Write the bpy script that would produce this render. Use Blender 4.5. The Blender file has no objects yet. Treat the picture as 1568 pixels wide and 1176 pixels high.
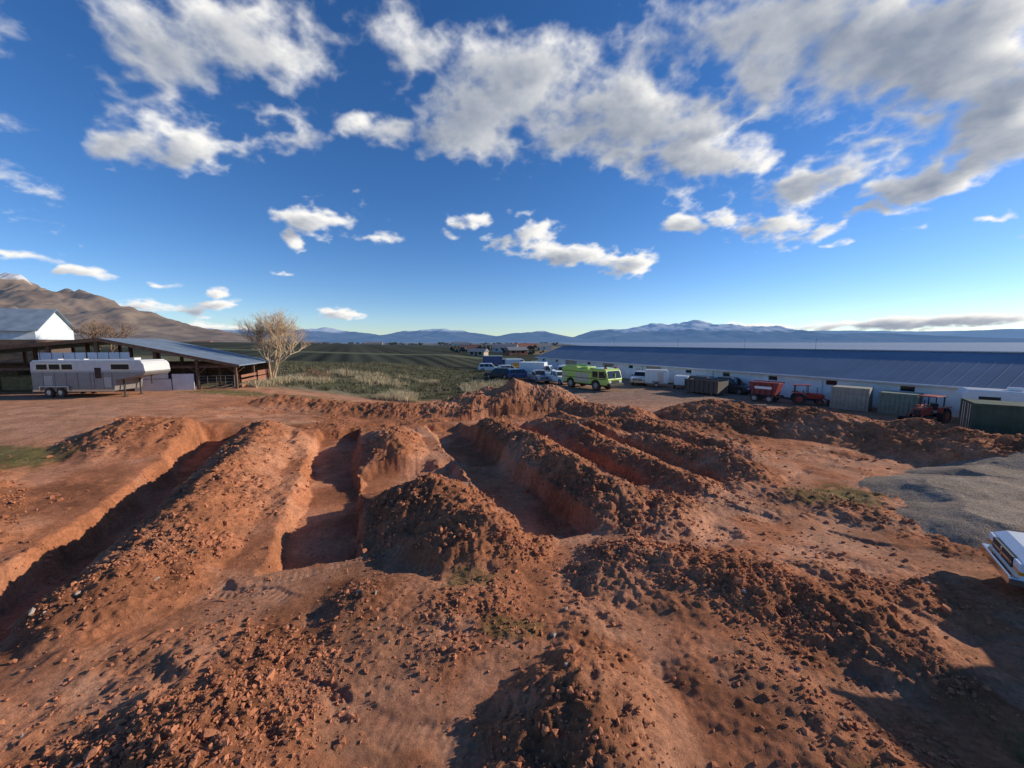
import bpy, math, random
import numpy as np
from mathutils import Vector, Matrix
random.seed(7); rng=np.random.default_rng(11)
scn=bpy.context.scene
rad=math.radians
# ------------------------------------------------------------------ noise
def h2(ix,iy,s):
    h=(ix.astype(np.int64)*374761393+iy.astype(np.int64)*668265263+s*362437)&0xffffffff
    h=((h^(h>>13))*1274126177)&0xffffffff
    h=(h^(h>>16))&0xffffffff
    h=(h*2246822519)&0xffffffff
    h=h^(h>>15)
    return (h&0xffffff)/float(0x1000000)
def vn(x,y,s=0):
    ix=np.floor(x);iy=np.floor(y);fx=x-ix;fy=y-iy
    fx=fx*fx*(3-2*fx);fy=fy*fy*(3-2*fy)
    a=h2(ix,iy,s);b=h2(ix+1,iy,s);c=h2(ix,iy+1,s);d=h2(ix+1,iy+1,s)
    return (a+(b-a)*fx)*(1-fy)+(c+(d-c)*fx)*fy
def fbm(x,y,o=4,s=0,g=.5):
    r=0;a=.5;t=0
    for i in range(o):
        r=r+a*(vn(x,y,s+i)*2-1);t+=a
        x,y=x*1.93*.8-y*1.93*.6+5.1,x*1.93*.6+y*1.93*.8+2.7;a*=g
    return r/t
def lumps(x,y,s,dens=.8):
    ix=np.floor(x);iy=np.floor(y);out=np.zeros_like(x)
    for dx in(-1,0,1):
        for dy in(-1,0,1):
            cx=ix+dx;cy=iy+dy
            px=cx+h2(cx,cy,s);py=cy+h2(cx,cy,s+1)
            r=.15+.5*h2(cx,cy,s+2)**1.8
            r=np.where(h2(cx,cy,s+3)<dens,r,0)
            ex=x-px;ey=y-py;an=h2(cx,cy,s+4)*6.28
            ca=np.cos(an);sa=np.sin(an)
            e1=(ex*ca+ey*sa);e2=(-ex*sa+ey*ca)*1.4
            d=np.maximum(np.abs(e1),np.abs(e2))*.75+np.sqrt(e1*e1+e2*e2)*.3
            v=np.minimum((r-d)*2.2,r*(.55+.9*e1))
            out=np.maximum(out,v)
    return out
def sst(a,b,x):
    t=np.clip((x-a)/(b-a),0,1);return t*t*(3-2*t)
# ------------------------------------------------------------------ terrain
UX,UY=.928,.371
def seg(x,y,x0,y0,x1,y1):
    dx=x1-x0;dy=y1-y0;L=dx*dx+dy*dy+1e-9
    t=np.clip(((x-x0)*dx+(y-y0)*dy)/L,0,1)
    return np.hypot(x-x0-t*dx,y-y0-t*dy),t
def ramp(X,Y):
    g=1.6*sst(8,28,-X)*sst(12,26,Y)*(1-sst(90,350,Y))
    g=g+np.clip((-X-40)*.03,0,6)*sst(20,60,Y)*(1-sst(300,900,Y))
    return g
MU=[(-5.4,11.4,-5.2,27,1.8,.9),(1.5,20.9,1.6,24.5,1.8,.95),(2.0,13.3,3.2,10.8,2.3,1.12),
    (8.3,11.0,8.2,24,2.0,1.1),(9.2,9.7,10.0,9.9,1.4,.5),(12.6,11.8,13.0,25,1.35,.6),(16.0,11.5,15.6,18,1.5,.75),
    (18.8,14,18.2,22,1.5,.5),(15.0,20,15.0,27,1.3,.45),(-3.5,24,-3.4,27,.9,.35)]
MX=[(-19,31,-11,31.5,1.9,.85),(-11,31.5,-3,32.5,2.1,.95),(-3,34.5,3,35.5,4.8,2.1),(.5,35.2,1.6,35.4,3.6,2.7),(4,33.5,9,29.5,2.4,1.1),
    (15.5,30,22,25,4.0,1.6),(21,25.5,25.2,17.3,3.7,1.6),(-20.5,20.3,-19.8,20.8,2.9,1.35),(-23,15.5,-16.5,10.5,1.8,.4),
    (1.35,5.5,.9,4.0,1.5,.55),(3.4,9.6,7.4,7.6,1.8,.40),(-3.3,8.3,-.6,8.4,1.2,.25),(4.6,6.2,6.2,3.4,1.7,.24),
    (-8.4,6.8,-4.6,6.6,1.0,.18),(-4.9,5.1,-3.7,3.3,1.8,.38),(-1.2,7.0,1.2,7.2,.9,.12),(7.8,8.9,9.6,8.2,1.0,.25),(10,16,12.5,12.6,1.2,.25),(6,28,14,26,1.5,.45),(-12,6,-9.5,4.5,1.7,.3),(10,24,13,21,1.4,.45)]
TR=[(-9.1,-6.9,10.6,29,1.0),(-2.6,-.1,11.2,28,.65),(-.3,4.6,15.7,19.5,.55),(4.3,6.9,9.8,27.5,.45),(10.2,11.5,12.5,26,.38),(13.9,14.7,11.5,22,.28),(-13,20,28.3,29.2,.3)]
TRK=[[(-8,6.9),(-3.4,9.4),(.6,10.6),(6,12.0),(10.2,14),(17,18.4),(25,19.3)],[(7,12.7),(10.5,10.2),(14,8.6)],[(-34,25),(-24,24.5),(-16,30),(-10,36)],
     [(-30,20),(-24,22),(-14,28)],[(4,7.8),(8.5,6.4),(13,6.6)],[(6.5,17),(12,17.8),(19,20.6)],[(9,13),(13,13.1),(20,15.6)],[(-6,26),(-2,12)],[(3,29),(12,33),(22,37)],[(5,38),(9,46),(11,60)],[(-11,8.2),(-6,7.6),(-1,6.2),(4,5.2),(10,5)]]
GR=[(-24,17.5,3.2,1.8,1),(12.6,14.4,2.0,1.2,.9),(-1,9.0,.8,.35,.7),(0,7.4,.8,.35,.7),(-17,34.5,6,1.6,1),(-25,34,5,1.5,1),(-9,35,5,1.4,1),(8.0,5.0,.7,.6,.6),(5,4.3,.6,.4,.7)]
def terrain(X,Y,detail=True):
    X=np.asarray(X,float);Y=np.asarray(Y,float)
    f1=fbm(X*.55,Y*.55,3,3);f2=fbm(X*.55,Y*.55,3,23)
    wx=X+.30*f1+.12*fbm(X*2.2,Y*2.2,2,8);wy=Y+.30*f2+.12*fbm(X*2.2,Y*2.2,2,28)
    u=wx*UX+wy*UY;w=-wx*UY+wy*UX
    near=(1-sst(45,60,Y))*(1-sst(34,48,np.abs(X)))
    dist=(1-sst(31,38,Y-.0*X))*sst(-27,-20,X+.0*Y)*(1-sst(26,32,X))
    base=ramp(X,Y)
    z=base+.05*fbm(X*.12,Y*.12,3,40)+dist*(.13*fbm(X*.33,Y*.33,4,50)+.03)
    m=np.zeros_like(X)
    crest=.72+.6*vn(X*.5,Y*.5,61)
    for lst,(p,q) in((MU,(u,w)),(MX,(wx,wy))):
        for (a,b,c,d,r,h) in lst:
            ds,t=seg(p,q,a,b,c,d)
            k=ds/r
            f=h*crest*(1.05-np.sqrt(k*k+.03))
            m=np.maximum(m,f)
    tr=np.zeros_like(X);fl=np.zeros_like(X)
    tx_=X+.12*f1;ty_=Y+.12*f2
    uu=tx_*UX+ty_*UY;ww=-tx_*UY+ty_*UX
    eu=uu+.22*fbm(X*1.5,Y*1.5,5,70,.6);ew=ww+.30*fbm(X*1.1,Y*1.1,4,75)
    wall=.08+.34*sst(.3,.8,vn(X*.45,Y*.45,78))
    for (a,b,c,d,dep) in TR:
        sd=np.minimum(np.minimum(eu-a,b-eu),np.minimum(ew-c,d-ew))
        dd=np.clip((sd+.05)/(wall+.12),0,1)
        tr=np.maximum(tr,dep*(dd*.65+.35*dd*dd*(3-2*dd)));fl=np.maximum(fl,sst(.1,.45,sd))
    m=m*(1-np.clip(tr*4,0,1)*.9)
    z=z+m-tr
    comp=np.zeros_like(X)
    if detail:
        for L in TRK:
            acc=0
            for (p,q) in zip(L[:-1],L[1:]):
                dx=q[0]-p[0];dy=q[1]-p[1];ln=math.hypot(dx,dy)
                tx=((wx-p[0])*dx+(wy-p[1])*dy)/ln
                sx=((wx-p[0])*dy-(wy-p[1])*dx)/ln
                on=sst(-.3,.2,tx)*(1-sst(ln-.2,ln+.3,tx))
                rut=np.clip(1-np.abs(np.abs(sx)-.95)/.28,0,1);rut=np.minimum(rut*3,1)*on
                tread=(np.sin((tx+acc)*2*math.pi/.16)*.5+.5)
                keep=(1-np.clip(m*3,0,1))*sst(-.35,.15,fbm(X*.9,Y*.9,2,95))
                v=rut*keep
                z=z-v*(.045+.016*tread)
                comp=np.maximum(comp,v);comp=np.maximum(comp,.6*on*keep*(1-sst(1.4,1.9,np.abs(sx))))
                acc+=ln
    rough=np.clip(m*2.5,0,1)*.82+.12+.42*dist*sst(-.15,.35,fbm(X*.45,Y*.45,3,90))
    edge=np.clip(tr*3,0,1)*(1-fl)
    rough=np.clip(rough+.3*edge,0,1)*(1-.8*fl)*(1-.75*comp)*near
    rough=np.where((X<-14)&(m<.05)&(tr<.05),rough*.35,rough)
    if detail:
        rg_=1-np.abs(fbm(X*1.7,Y*1.7,5,400,.62))*2
        z=z+rough*(.10*fbm(X*1.1,Y*1.1,3,100)+.18*fbm(X*3.1,Y*3.1,5,110,.68)+.06*rg_)
        fm=near>0.01
        big=np.zeros_like(X);a=X[fm];b=Y[fm];ga=sst(.3,.7,vn(a*.7,b*.7,200))
        L=(.32*.55*lumps(a/.32,b/.32,120,.35)+.16*.8*lumps(a/.16,b/.16,130,.7))*(.3+.9*ga)
        big[fm]=L
        z=z+big*np.clip(rough*1.15+.06*near*dist,0,1)
    return z,dict(m=m,tr=tr,rough=rough,comp=comp,dist=dist,near=near,base=base,fl=fl)
def gz(x,y):
    return float(terrain(np.array([x]),np.array([y]),False)[0][0])
def axis_pts(start,fn,end):
    r=[start]
    while r[-1]<end: r.append(r[-1]+fn(r[-1]))
    return r
xp=axis_pts(0,lambda x:.04 if x<9 else(.0046*x if x<60 else .03*x),14000)
xs=np.array([-v for v in xp[:0:-1]]+xp)
yf=axis_pts(3,lambda y:.034 if y<8.5 else(.0041*y if y<46 else(.012*y if y<420 else .045*y)),14000)
yb=[-800,-400,-200,-120,-70,-40,-25,-15,-10,-6,-4,-3,-2,-1,0,.5,1,1.4,1.7,2,2.2,2.4,2.6,2.7,2.8,2.9]
ys=np.array(yb+yf)
GX,GY=np.meshgrid(xs,ys);nx=len(xs);ny=len(ys)
X=GX.ravel();Y=GY.ravel()
Z,T=terrain(X,Y)
n1=fbm(X*.5,Y*.5,4,300);n2=fbm(X*3,Y*3,3,310);n3=fbm(X*.08,Y*.08,3,320)
def C(*c):return np.array(c)[None,:]
soil=C(.46,.180,.088)*(1+.28*n1+.25*n2)[:,None]
soil=soil+(C(.60,.33,.21)-soil)*(np.clip(T['comp']*.85+.5*sst(0,.5,n1),0,1)*.65)[:,None]
soil=soil*(1-.12*np.clip(T['m']*2,0,1))[:,None]
soil=soil*(1-.22*sst(.2,.6,fbm(X*.28,Y*.28,3,355)+.25)*T['dist'])[:,None]
lot=(1-T['dist'])
soil=soil+(C(.52,.28,.17)-soil)*(lot*.55)[:,None]
col=soil
yard=sst(30,44,Y)*sst(-4,4,X)
col=col+(C(.27,.185,.135)*(1+.2*n1)[:,None]-col)*(yard*.8)[:,None]
grass=np.zeros_like(X)
for (a,b,c,d,wt) in GR:
    r=np.hypot((X-a)/c,(Y-b)/d)
    grass=np.maximum(grass,wt*(1-sst(.55,1.1,r+.5*n2+.3*n1))*(1-np.clip(T['m']*2,0,1)*.6)*(1-np.clip(T['tr']*5,0,1)))
bound=38+.12*(X+20)+2.0*fbm(X*.15,Y*.15,3,330)
fld=sst(-1,1.5,Y-bound)*(1-sst(-3,1,X-.06*(Y-40)-2*n1))
fld=np.maximum(fld,sst(92,100,Y+2*n1));fld=np.maximum(fld,sst(48,60,X))
fld=np.maximum(fld,1-sst(-40,-10,Y))
g1=C(.105,.105,.055)*(1+.3*n1+.35*n2)[:,None]
tan=C(.27,.21,.13)*(1+.25*n2)[:,None]
tm=sst(-.2,.35,fbm(X*.09,Y*.16,4,340)+.25*n2)
tm=tm*(1-.7*sst(52,75,Y))
fc=g1+(tan-g1)*(tm*.85)[:,None]
col=col+(fc-col)*fld[:,None]
gc=C(.10,.13,.04)*(1+.4*n2)[:,None]
col=col+(gc-col)*(grass*.7)[:,None]
far=sst(78,81,Y+.12*X)*sst(-2,3,60-np.abs(X)*0)
far=np.where((X>2)&(Y<98),0,far)
cell=h2(np.floor((X+.2*Y)/260),np.floor(Y/190+.3*np.sin(np.floor(X/260))),9)
dk=C(.046,.048,.03);tn=C(.21,.16,.095);gr=C(.10,.11,.06)
rows=np.sin((X+.42*Y)*2*math.pi/6.0)*.45*(1-sst(220,330,Y))+np.sin((X+.42*Y)*2*math.pi/29.0)*.25
pc=np.where((cell<.45)[:,None],dk,np.where((cell<.7)[:,None],gr,tn))*(1+.15*n3)[:,None]
pc=np.where(((Y<620)&(X<2)&(X>-460))[:,None],dk*(1+rows)[:,None],pc)
pc=np.where(((Y>135)&(Y<150)&(X<2)&(X>-460))[:,None],gr*1.2,pc)
col=col+(pc-col)*far[:,None]
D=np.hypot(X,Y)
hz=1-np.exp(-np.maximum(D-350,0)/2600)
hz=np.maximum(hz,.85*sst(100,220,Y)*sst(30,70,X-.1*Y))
col=col+(C(.24,.33,.47)-col)*(hz)[:,None]  # distance haze painted into the ground colour, stronger on the far right
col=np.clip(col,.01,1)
me=bpy.data.meshes.new('ground');me.vertices.add(len(X))
co=np.stack([X,Y,Z],1).astype(np.float32);me.vertices.foreach_set('co',co.ravel())
i=np.arange(ny-1)[:,None]*nx+np.arange(nx-1)[None,:];i=i.ravel()
q=np.stack([i,i+1,i+1+nx,i+nx],1).astype(np.int32)
def fastmesh(me,q,k,smooth):
    me.loops.add(q.size);me.loops.foreach_set('vertex_index',q.ravel().astype(np.int32))
    me.polygons.add(q.size//k);me.polygons.foreach_set('loop_start',np.arange(0,q.size,k,dtype=np.int32))
    me.polygons.foreach_set('use_smooth',np.full(q.size//k,smooth,bool));me.update(calc_edges=True)
fastmesh(me,q,4,True)
ca=me.color_attributes.new('Col','FLOAT_COLOR','POINT')
c4=np.ones((len(X),4),np.float32);c4[:,:3]=col;ca.data.foreach_set('color',c4.ravel())
ground=bpy.data.objects.new('ground',me);scn.collection.objects.link(ground)
# ------------------------------------------------------------------ materials
def newmat(name):
    m=bpy.data.materials.new(name);m.use_nodes=True
    nt=m.node_tree;b=nt.nodes['Principled BSDF'];return m,nt,b
def N(nt,t,**k):
    n=nt.nodes.new(t)
    for a,v in k.items(): setattr(n,a,v)
    return n
MC={}
def mat(name,c,rough=.6,metal=0.,var=.12,scale=3.,bump=.0,coat=0.,bscale=40.,dirt=0.,spec=.35):
    if name in MC:return MC[name]
    m,nt,b=newmat(name)
    tc=N(nt,'ShaderNodeTexCoord');no=N(nt,'ShaderNodeTexNoise');no.inputs['Scale'].default_value=scale;no.inputs['Detail'].default_value=6
    nt.links.new(tc.outputs['Object'],no.inputs['Vector'])
    mr=N(nt,'ShaderNodeMapRange');mr.inputs[1].default_value=.3;mr.inputs[2].default_value=.7;mr.inputs[3].default_value=1-var;mr.inputs[4].default_value=1+var
    nt.links.new(no.outputs['Fac'],mr.inputs[0])
    mx=N(nt,'ShaderNodeVectorMath',operation='SCALE');mx.inputs[0].default_value=c[:3]
    nt.links.new(mr.outputs[0],mx.inputs['Scale'])
    out=mx.outputs[0]
    if dirt>0:
        sp=N(nt,'ShaderNodeSeparateXYZ');nt.links.new(tc.outputs['Object'],sp.inputs[0])
        d=N(nt,'ShaderNodeMapRange');d.inputs[1].default_value=.1;d.inputs[2].default_value=1.2;d.inputs[3].default_value=dirt;d.inputs[4].default_value=dirt*.08
        nt.links.new(sp.outputs[2],d.inputs[0])
        mm=N(nt,'ShaderNodeMix',data_type='RGBA');mm.inputs[7].default_value=(.3,.16,.1,1)
        nt.links.new(d.outputs[0],mm.inputs[0]);nt.links.new(out,mm.inputs[6]);out=mm.outputs[2]
    nt.links.new(out,b.inputs['Base Color'])
    b.inputs['Roughness'].default_value=rough;b.inputs['Metallic'].default_value=metal
    b.inputs['Coat Weight'].default_value=coat;b.inputs['Specular IOR Level'].default_value=spec
    if bump>0:
        n2=N(nt,'ShaderNodeTexNoise');n2.inputs['Scale'].default_value=bscale;n2.inputs['Detail'].default_value=5
        nt.links.new(tc.outputs['Object'],n2.inputs['Vector'])
        bp=N(nt,'ShaderNodeBump');bp.inputs['Strength'].default_value=bump;bp.inputs['Distance'].default_value=.03
        nt.links.new(n2.outputs['Fac'],bp.inputs['Height']);nt.links.new(bp.outputs[0],b.inputs['Normal'])
    MC[name]=m;return m
def ground_mat():
    m,nt,b=newmat('ground_soil');L=nt.links.new
    tc=N(nt,'ShaderNodeTexCoord')
    a=N(nt,'ShaderNodeVertexColor',layer_name='Col')
    n1=N(nt,'ShaderNodeTexNoise');n1.inputs['Scale'].default_value=9;n1.inputs['Detail'].default_value=8;n1.inputs['Roughness'].default_value=.7;L(tc.outputs['Object'],n1.inputs['Vector'])
    n2=N(nt,'ShaderNodeTexNoise');n2.inputs['Scale'].default_value=1.1;n2.inputs['Detail'].default_value=6;L(tc.outputs['Object'],n2.inputs['Vector'])
    r1=N(nt,'ShaderNodeMapRange');r1.inputs[1].default_value=.3;r1.inputs[2].default_value=.7;r1.inputs[3].default_value=.62;r1.inputs[4].default_value=1.38;L(n1.outputs['Fac'],r1.inputs[0])
    r2=N(nt,'ShaderNodeMapRange');r2.inputs[1].default_value=.3;r2.inputs[2].default_value=.7;r2.inputs[3].default_value=.78;r2.inputs[4].default_value=1.22;L(n2.outputs['Fac'],r2.inputs[0])
    mu=N(nt,'ShaderNodeMath',operation='MULTIPLY');L(r1.outputs[0],mu.inputs[0]);L(r2.outputs[0],mu.inputs[1])
    sc=N(nt,'ShaderNodeVectorMath',operation='SCALE');L(a.outputs[0],sc.inputs[0]);L(mu.outputs[0],sc.inputs['Scale'])
    L(sc.outputs[0],b.inputs['Base Color']);b.inputs['Roughness'].default_value=.95;b.inputs['Specular IOR Level'].default_value=.08
    n3=N(nt,'ShaderNodeTexNoise');n3.inputs['Scale'].default_value=18;n3.inputs['Detail'].default_value=8;n3.inputs['Roughness'].default_value=.8;L(tc.outputs['Object'],n3.inputs['Vector'])
    bp=N(nt,'ShaderNodeBump');bp.inputs['Strength'].default_value=1;bp.inputs['Distance'].default_value=.06;L(n3.outputs['Fac'],bp.inputs['Height']);L(bp.outputs[0],b.inputs['Normal'])
    return m
me.materials.append(ground_mat())
# ------------------------------------------------------------------ mesh helpers
def empty(name,loc=(0,0,0),rz=0.):
    o=bpy.data.objects.new(name,None);scn.collection.objects.link(o);o.location=loc;o.rotation_euler=(0,0,rz);o.empty_display_size=.3;return o
def obj(name,vs,fs,m,parent=None,smooth=False,bevel=0.):
    me=bpy.data.meshes.new(name);me.from_pydata([tuple(v) for v in vs],[],[tuple(f) for f in fs]);me.update()
    if smooth: me.polygons.foreach_set('use_smooth',[True]*len(me.polygons))
    o=bpy.data.objects.new(name,me);scn.collection.objects.link(o)
    if m: me.materials.append(m)
    if parent: o.parent=parent
    if bevel>0:
        b=o.modifiers.new('b','BEVEL');b.width=bevel;b.segments=2;b.limit_method='ANGLE';b.angle_limit=rad(35)
    return o
def boxg(x0,x1,y0,y1,z0,z1,vs,fs):
    n=len(vs);vs+=[(x0,y0,z0),(x1,y0,z0),(x1,y1,z0),(x0,y1,z0),(x0,y0,z1),(x1,y0,z1),(x1,y1,z1),(x0,y1,z1)]
    fs+=[(n,n+3,n+2,n+1),(n+4,n+5,n+6,n+7),(n,n+1,n+5,n+4),(n+1,n+2,n+6,n+5),(n+2,n+3,n+7,n+6),(n+3,n,n+4,n+7)]
def boxes(name,L,m,parent=None,bevel=0.):
    vs=[];fs=[]
    for b in L: boxg(*b,vs,fs)
    return obj(name,vs,fs,m,parent,bevel=bevel)
def prism(name,prof,hw,m,parent,bevel=.03,tum=0.,zb=0.,yc=0.):
    n=len(prof);vs=[]
    for s in(-1,1):
        for(x,z)in prof: vs.append((x,yc+s*(hw-max(0,z-zb)*tum),z))
    fs=[tuple(range(n)),tuple(range(2*n-1,n-1,-1))]
    for i in range(n):
        j=(i+1)%n;fs.append((i,i+n,j+n,j))
    o=obj(name,vs,fs,m,parent,bevel=bevel)
    import bmesh
    bm=bmesh.new();bm.from_mesh(o.data);bmesh.ops.recalc_face_normals(bm,faces=bm.faces);bm.to_mesh(o.data);bm.free()
    return o
def tubeg(p,q,r0,r1,n,vs,fs,cap=True):
    p=Vector(p);q=Vector(q);d=(q-p)
    if d.length<1e-6:return
    d.normalize();a=d.orthogonal().normalized();b=d.cross(a);k=len(vs)
    for c,r in((p,r0),(q,r1)):
        for i in range(n):
            t=2*math.pi*i/n;vs.append(c+a*(r*math.cos(t))+b*(r*math.sin(t)))
    for i in range(n):
        j=(i+1)%n;fs.append((k+i,k+j,k+n+j,k+n+i))
    if cap: fs.append(tuple(range(k+n-1,k-1,-1)));fs.append(tuple(range(k+n,k+2*n)))
def tubes(name,L,m,parent=None,n=8):
    vs=[];fs=[]
    for t in L:
        p,q,r=t[:3];r1=t[3] if len(t)>3 else r
        tubeg(p,q,r,r1,n,vs,fs)
    return obj(name,vs,fs,m,parent)
white=mat('white_paint',(.80,.80,.79),.3,coat=.4,var=.05,dirt=.15)
glass=mat('window_glass',(.02,.025,.03),.06,var=.05,spec=.5)
tire=mat('tire_rubber',(.025,.024,.024),.85,dirt=.3)
hubm=mat('wheel_metal',(.45,.45,.46),.35,metal=.7,dirt=.2)
blackp=mat('black_plastic',(.03,.03,.03),.6)
chrome=mat('bright_metal',(.6,.6,.6),.2,metal=1,var=.03)
redl=mat('red_lens',(.4,.02,.02),.2);amb=mat('amber_lens',(.7,.25,.02),.2);lens=mat('headlight_lens',(.75,.78,.8),.08)
def wheels(parent,pos,r=.37,w=.25,hw=.85):
    vs=[];fs=[];v2=[];f2=[];v3=[];f3=[]
    for x in pos:
        for s in(-1,1):
            y=s*hw
            tubeg((x,y-w/2,r),(x,y+w/2,r),r,r,22,vs,fs)
            tubeg((x,y+s*(w/2-.02),r),(x,y+s*(w/2+.008),r),r*.62,r*.56,16,v2,f2)
            tubeg((x,y+s*(w/2),r),(x,y+s*(w/2+.03),r),r*.2,r*.16,10,v2,f2)
            for i in range(6):
                a=i*math.pi/3
                cx=x+math.cos(a)*r*.38;cz=r+math.sin(a)*r*.38
                tubeg((cx,y+s*(w/2+.0),cz),(cx,y+s*(w/2+.013),cz),r*.1,r*.1,8,v3,f3)
    obj('tires',vs,fs,tire,parent,bevel=.03);obj('wheel_rims',v2,f2,hubm,parent);obj('rim_slots',v3,f3,blackp,parent)
def notch(cx,r,zb,n=8,rz=1.):
    o=[]
    for i in range(n+1):
        t=math.pi-math.pi*i/n;o.append((cx+r*math.cos(t),zb+r*rz*math.sin(t)))
    return o
def pickup(name,paint,loc,rz,rack=False):
    e=empty(name,loc,rz)
    zb=.42
    prof=[(-2.75,.55)]+[(-2.05,zb)]+notch(-1.62,.46,zb)+[(1.3,zb)]+notch(1.85,.46,zb)+[(2.38,zb),(2.66,.5),(2.72,.78),(2.66,1.02),(2.45,1.12),(1.25,1.22),(1.2,1.24),(-.62,1.24),(-.65,.72),(-2.75,.72)]
    prism('body',prof,.96,paint,e,.05)
    boxes('bed_sides',[(-2.75,-.66,.86,.955,.7,1.26),(-2.75,-.66,-.955,-.86,.7,1.26),(-2.77,-2.69,-.858,.858,.7,1.26)],paint,e,.02)
    boxes('bed_liner',[(-2.68,-.67,-.855,.855,.724,.76)],blackp,e)
    cab=[(-.6,1.2),(-.52,1.82),(-.35,1.9),(.55,1.9),(.72,1.84),(1.32,1.2)]
    prism('cab',cab,.92,paint,e,.05,tum=.2,zb=1.2)
    for s in(-1,1):
        def yy(z):return s*(.92-(z-1.2)*.2+.006)
        vs=[];fs=[]
        for pl in([(-.48,1.28),(-.42,1.78),(-.0,1.8),(-.0,1.28)],[(.06,1.28),(.06,1.8),(.5,1.8),(1.12,1.28)]):
            k=len(vs);vs+=[(x,yy(z),z) for x,z in pl];fs.append((k,k+1,k+2,k+3))
        obj('side_windows',vs,fs,glass,e)
        boxes('door_seams',[(.02,.035,s*.962-.004,s*.962+.004,.5,1.22),(1.12,1.135,s*.962-.004,s*.962+.004,.55,1.2),(-.5,-.485,s*.962-.004,s*.962+.004,.5,1.22)],blackp,e)
        boxes('mirror',[(.95,1.12,min(s*.98,s*1.18),max(s*.98,s*1.18),1.22,1.42)],blackp,e,.02)
        boxes('door_handles',[(.1,.25,s*.965-.012,s*.965+.012,1.06,1.1)],blackp,e)
        boxes('running_board',[(-.9,1.15,min(s*.85,s*.99),max(s*.85,s*.99),.34,.4)],blackp,e,.01)
        boxes('headlight',[(2.52,2.735,min(s*.62,s*.968),max(s*.62,s*.968),.82,1.0)],lens,e,.02)
        boxes('turn_signal',[(2.52,2.73,min(s*.62,s*.968),max(s*.62,s*.968),.73,.812)],amb,e,.01)
        boxes('tail_lamp',[(-2.785,-2.7,min(s*.87,s*.962),max(s*.87,s*.962),.85,1.15)],redl,e,.01)
    obj('windshield',[(.79,-.74,1.79),(.79,.74,1.79),(1.29,.84,1.27),(1.29,-.84,1.27)],[(0,1,2,3)],glass,e)
    boxes('grille',[(2.6,2.75,-.6,.6,.74,1.0)],blackp,e,.01)
    boxes('grille_bars',[(2.75,2.765,-.6,.6,.84,.9),(2.75,2.765,-.04,.04,.75,.99)],chrome,e)
    boxes('bumper',[(2.6,2.86,-.97,.97,.44,.66)],chrome,e,.04)
    boxes('rear_bumper',[(-2.95,-2.76,-.9,.9,.46,.62)],chrome,e,.02)
    boxes('chassis',[(-2.6,2.5,-.6,.6,.38,.55)],blackp,e)
    wheels(e,[-1.62,1.85],.4,.27,.83)
    if rack:
        boxes('tool_boxes',[(-2.65,-.75,-.955,-.62,1.27,1.6),(-2.65,-.75,.62,.955,1.27,1.6)],paint,e,.02)
        boxes('ladder_rack',[(-2.6,-2.54,-.9,-.84,1.6,2.05),(-2.6,-2.54,.84,.9,1.6,2.05),(-.8,-.74,-.9,-.84,1.6,2.05),(-.8,-.74,.84,.9,1.6,2.05),(-2.7,-.6,-.9,-.84,2.05,2.1),(-2.7,-.6,.84,.9,2.05,2.1)],blackp,e)
    return e
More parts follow.
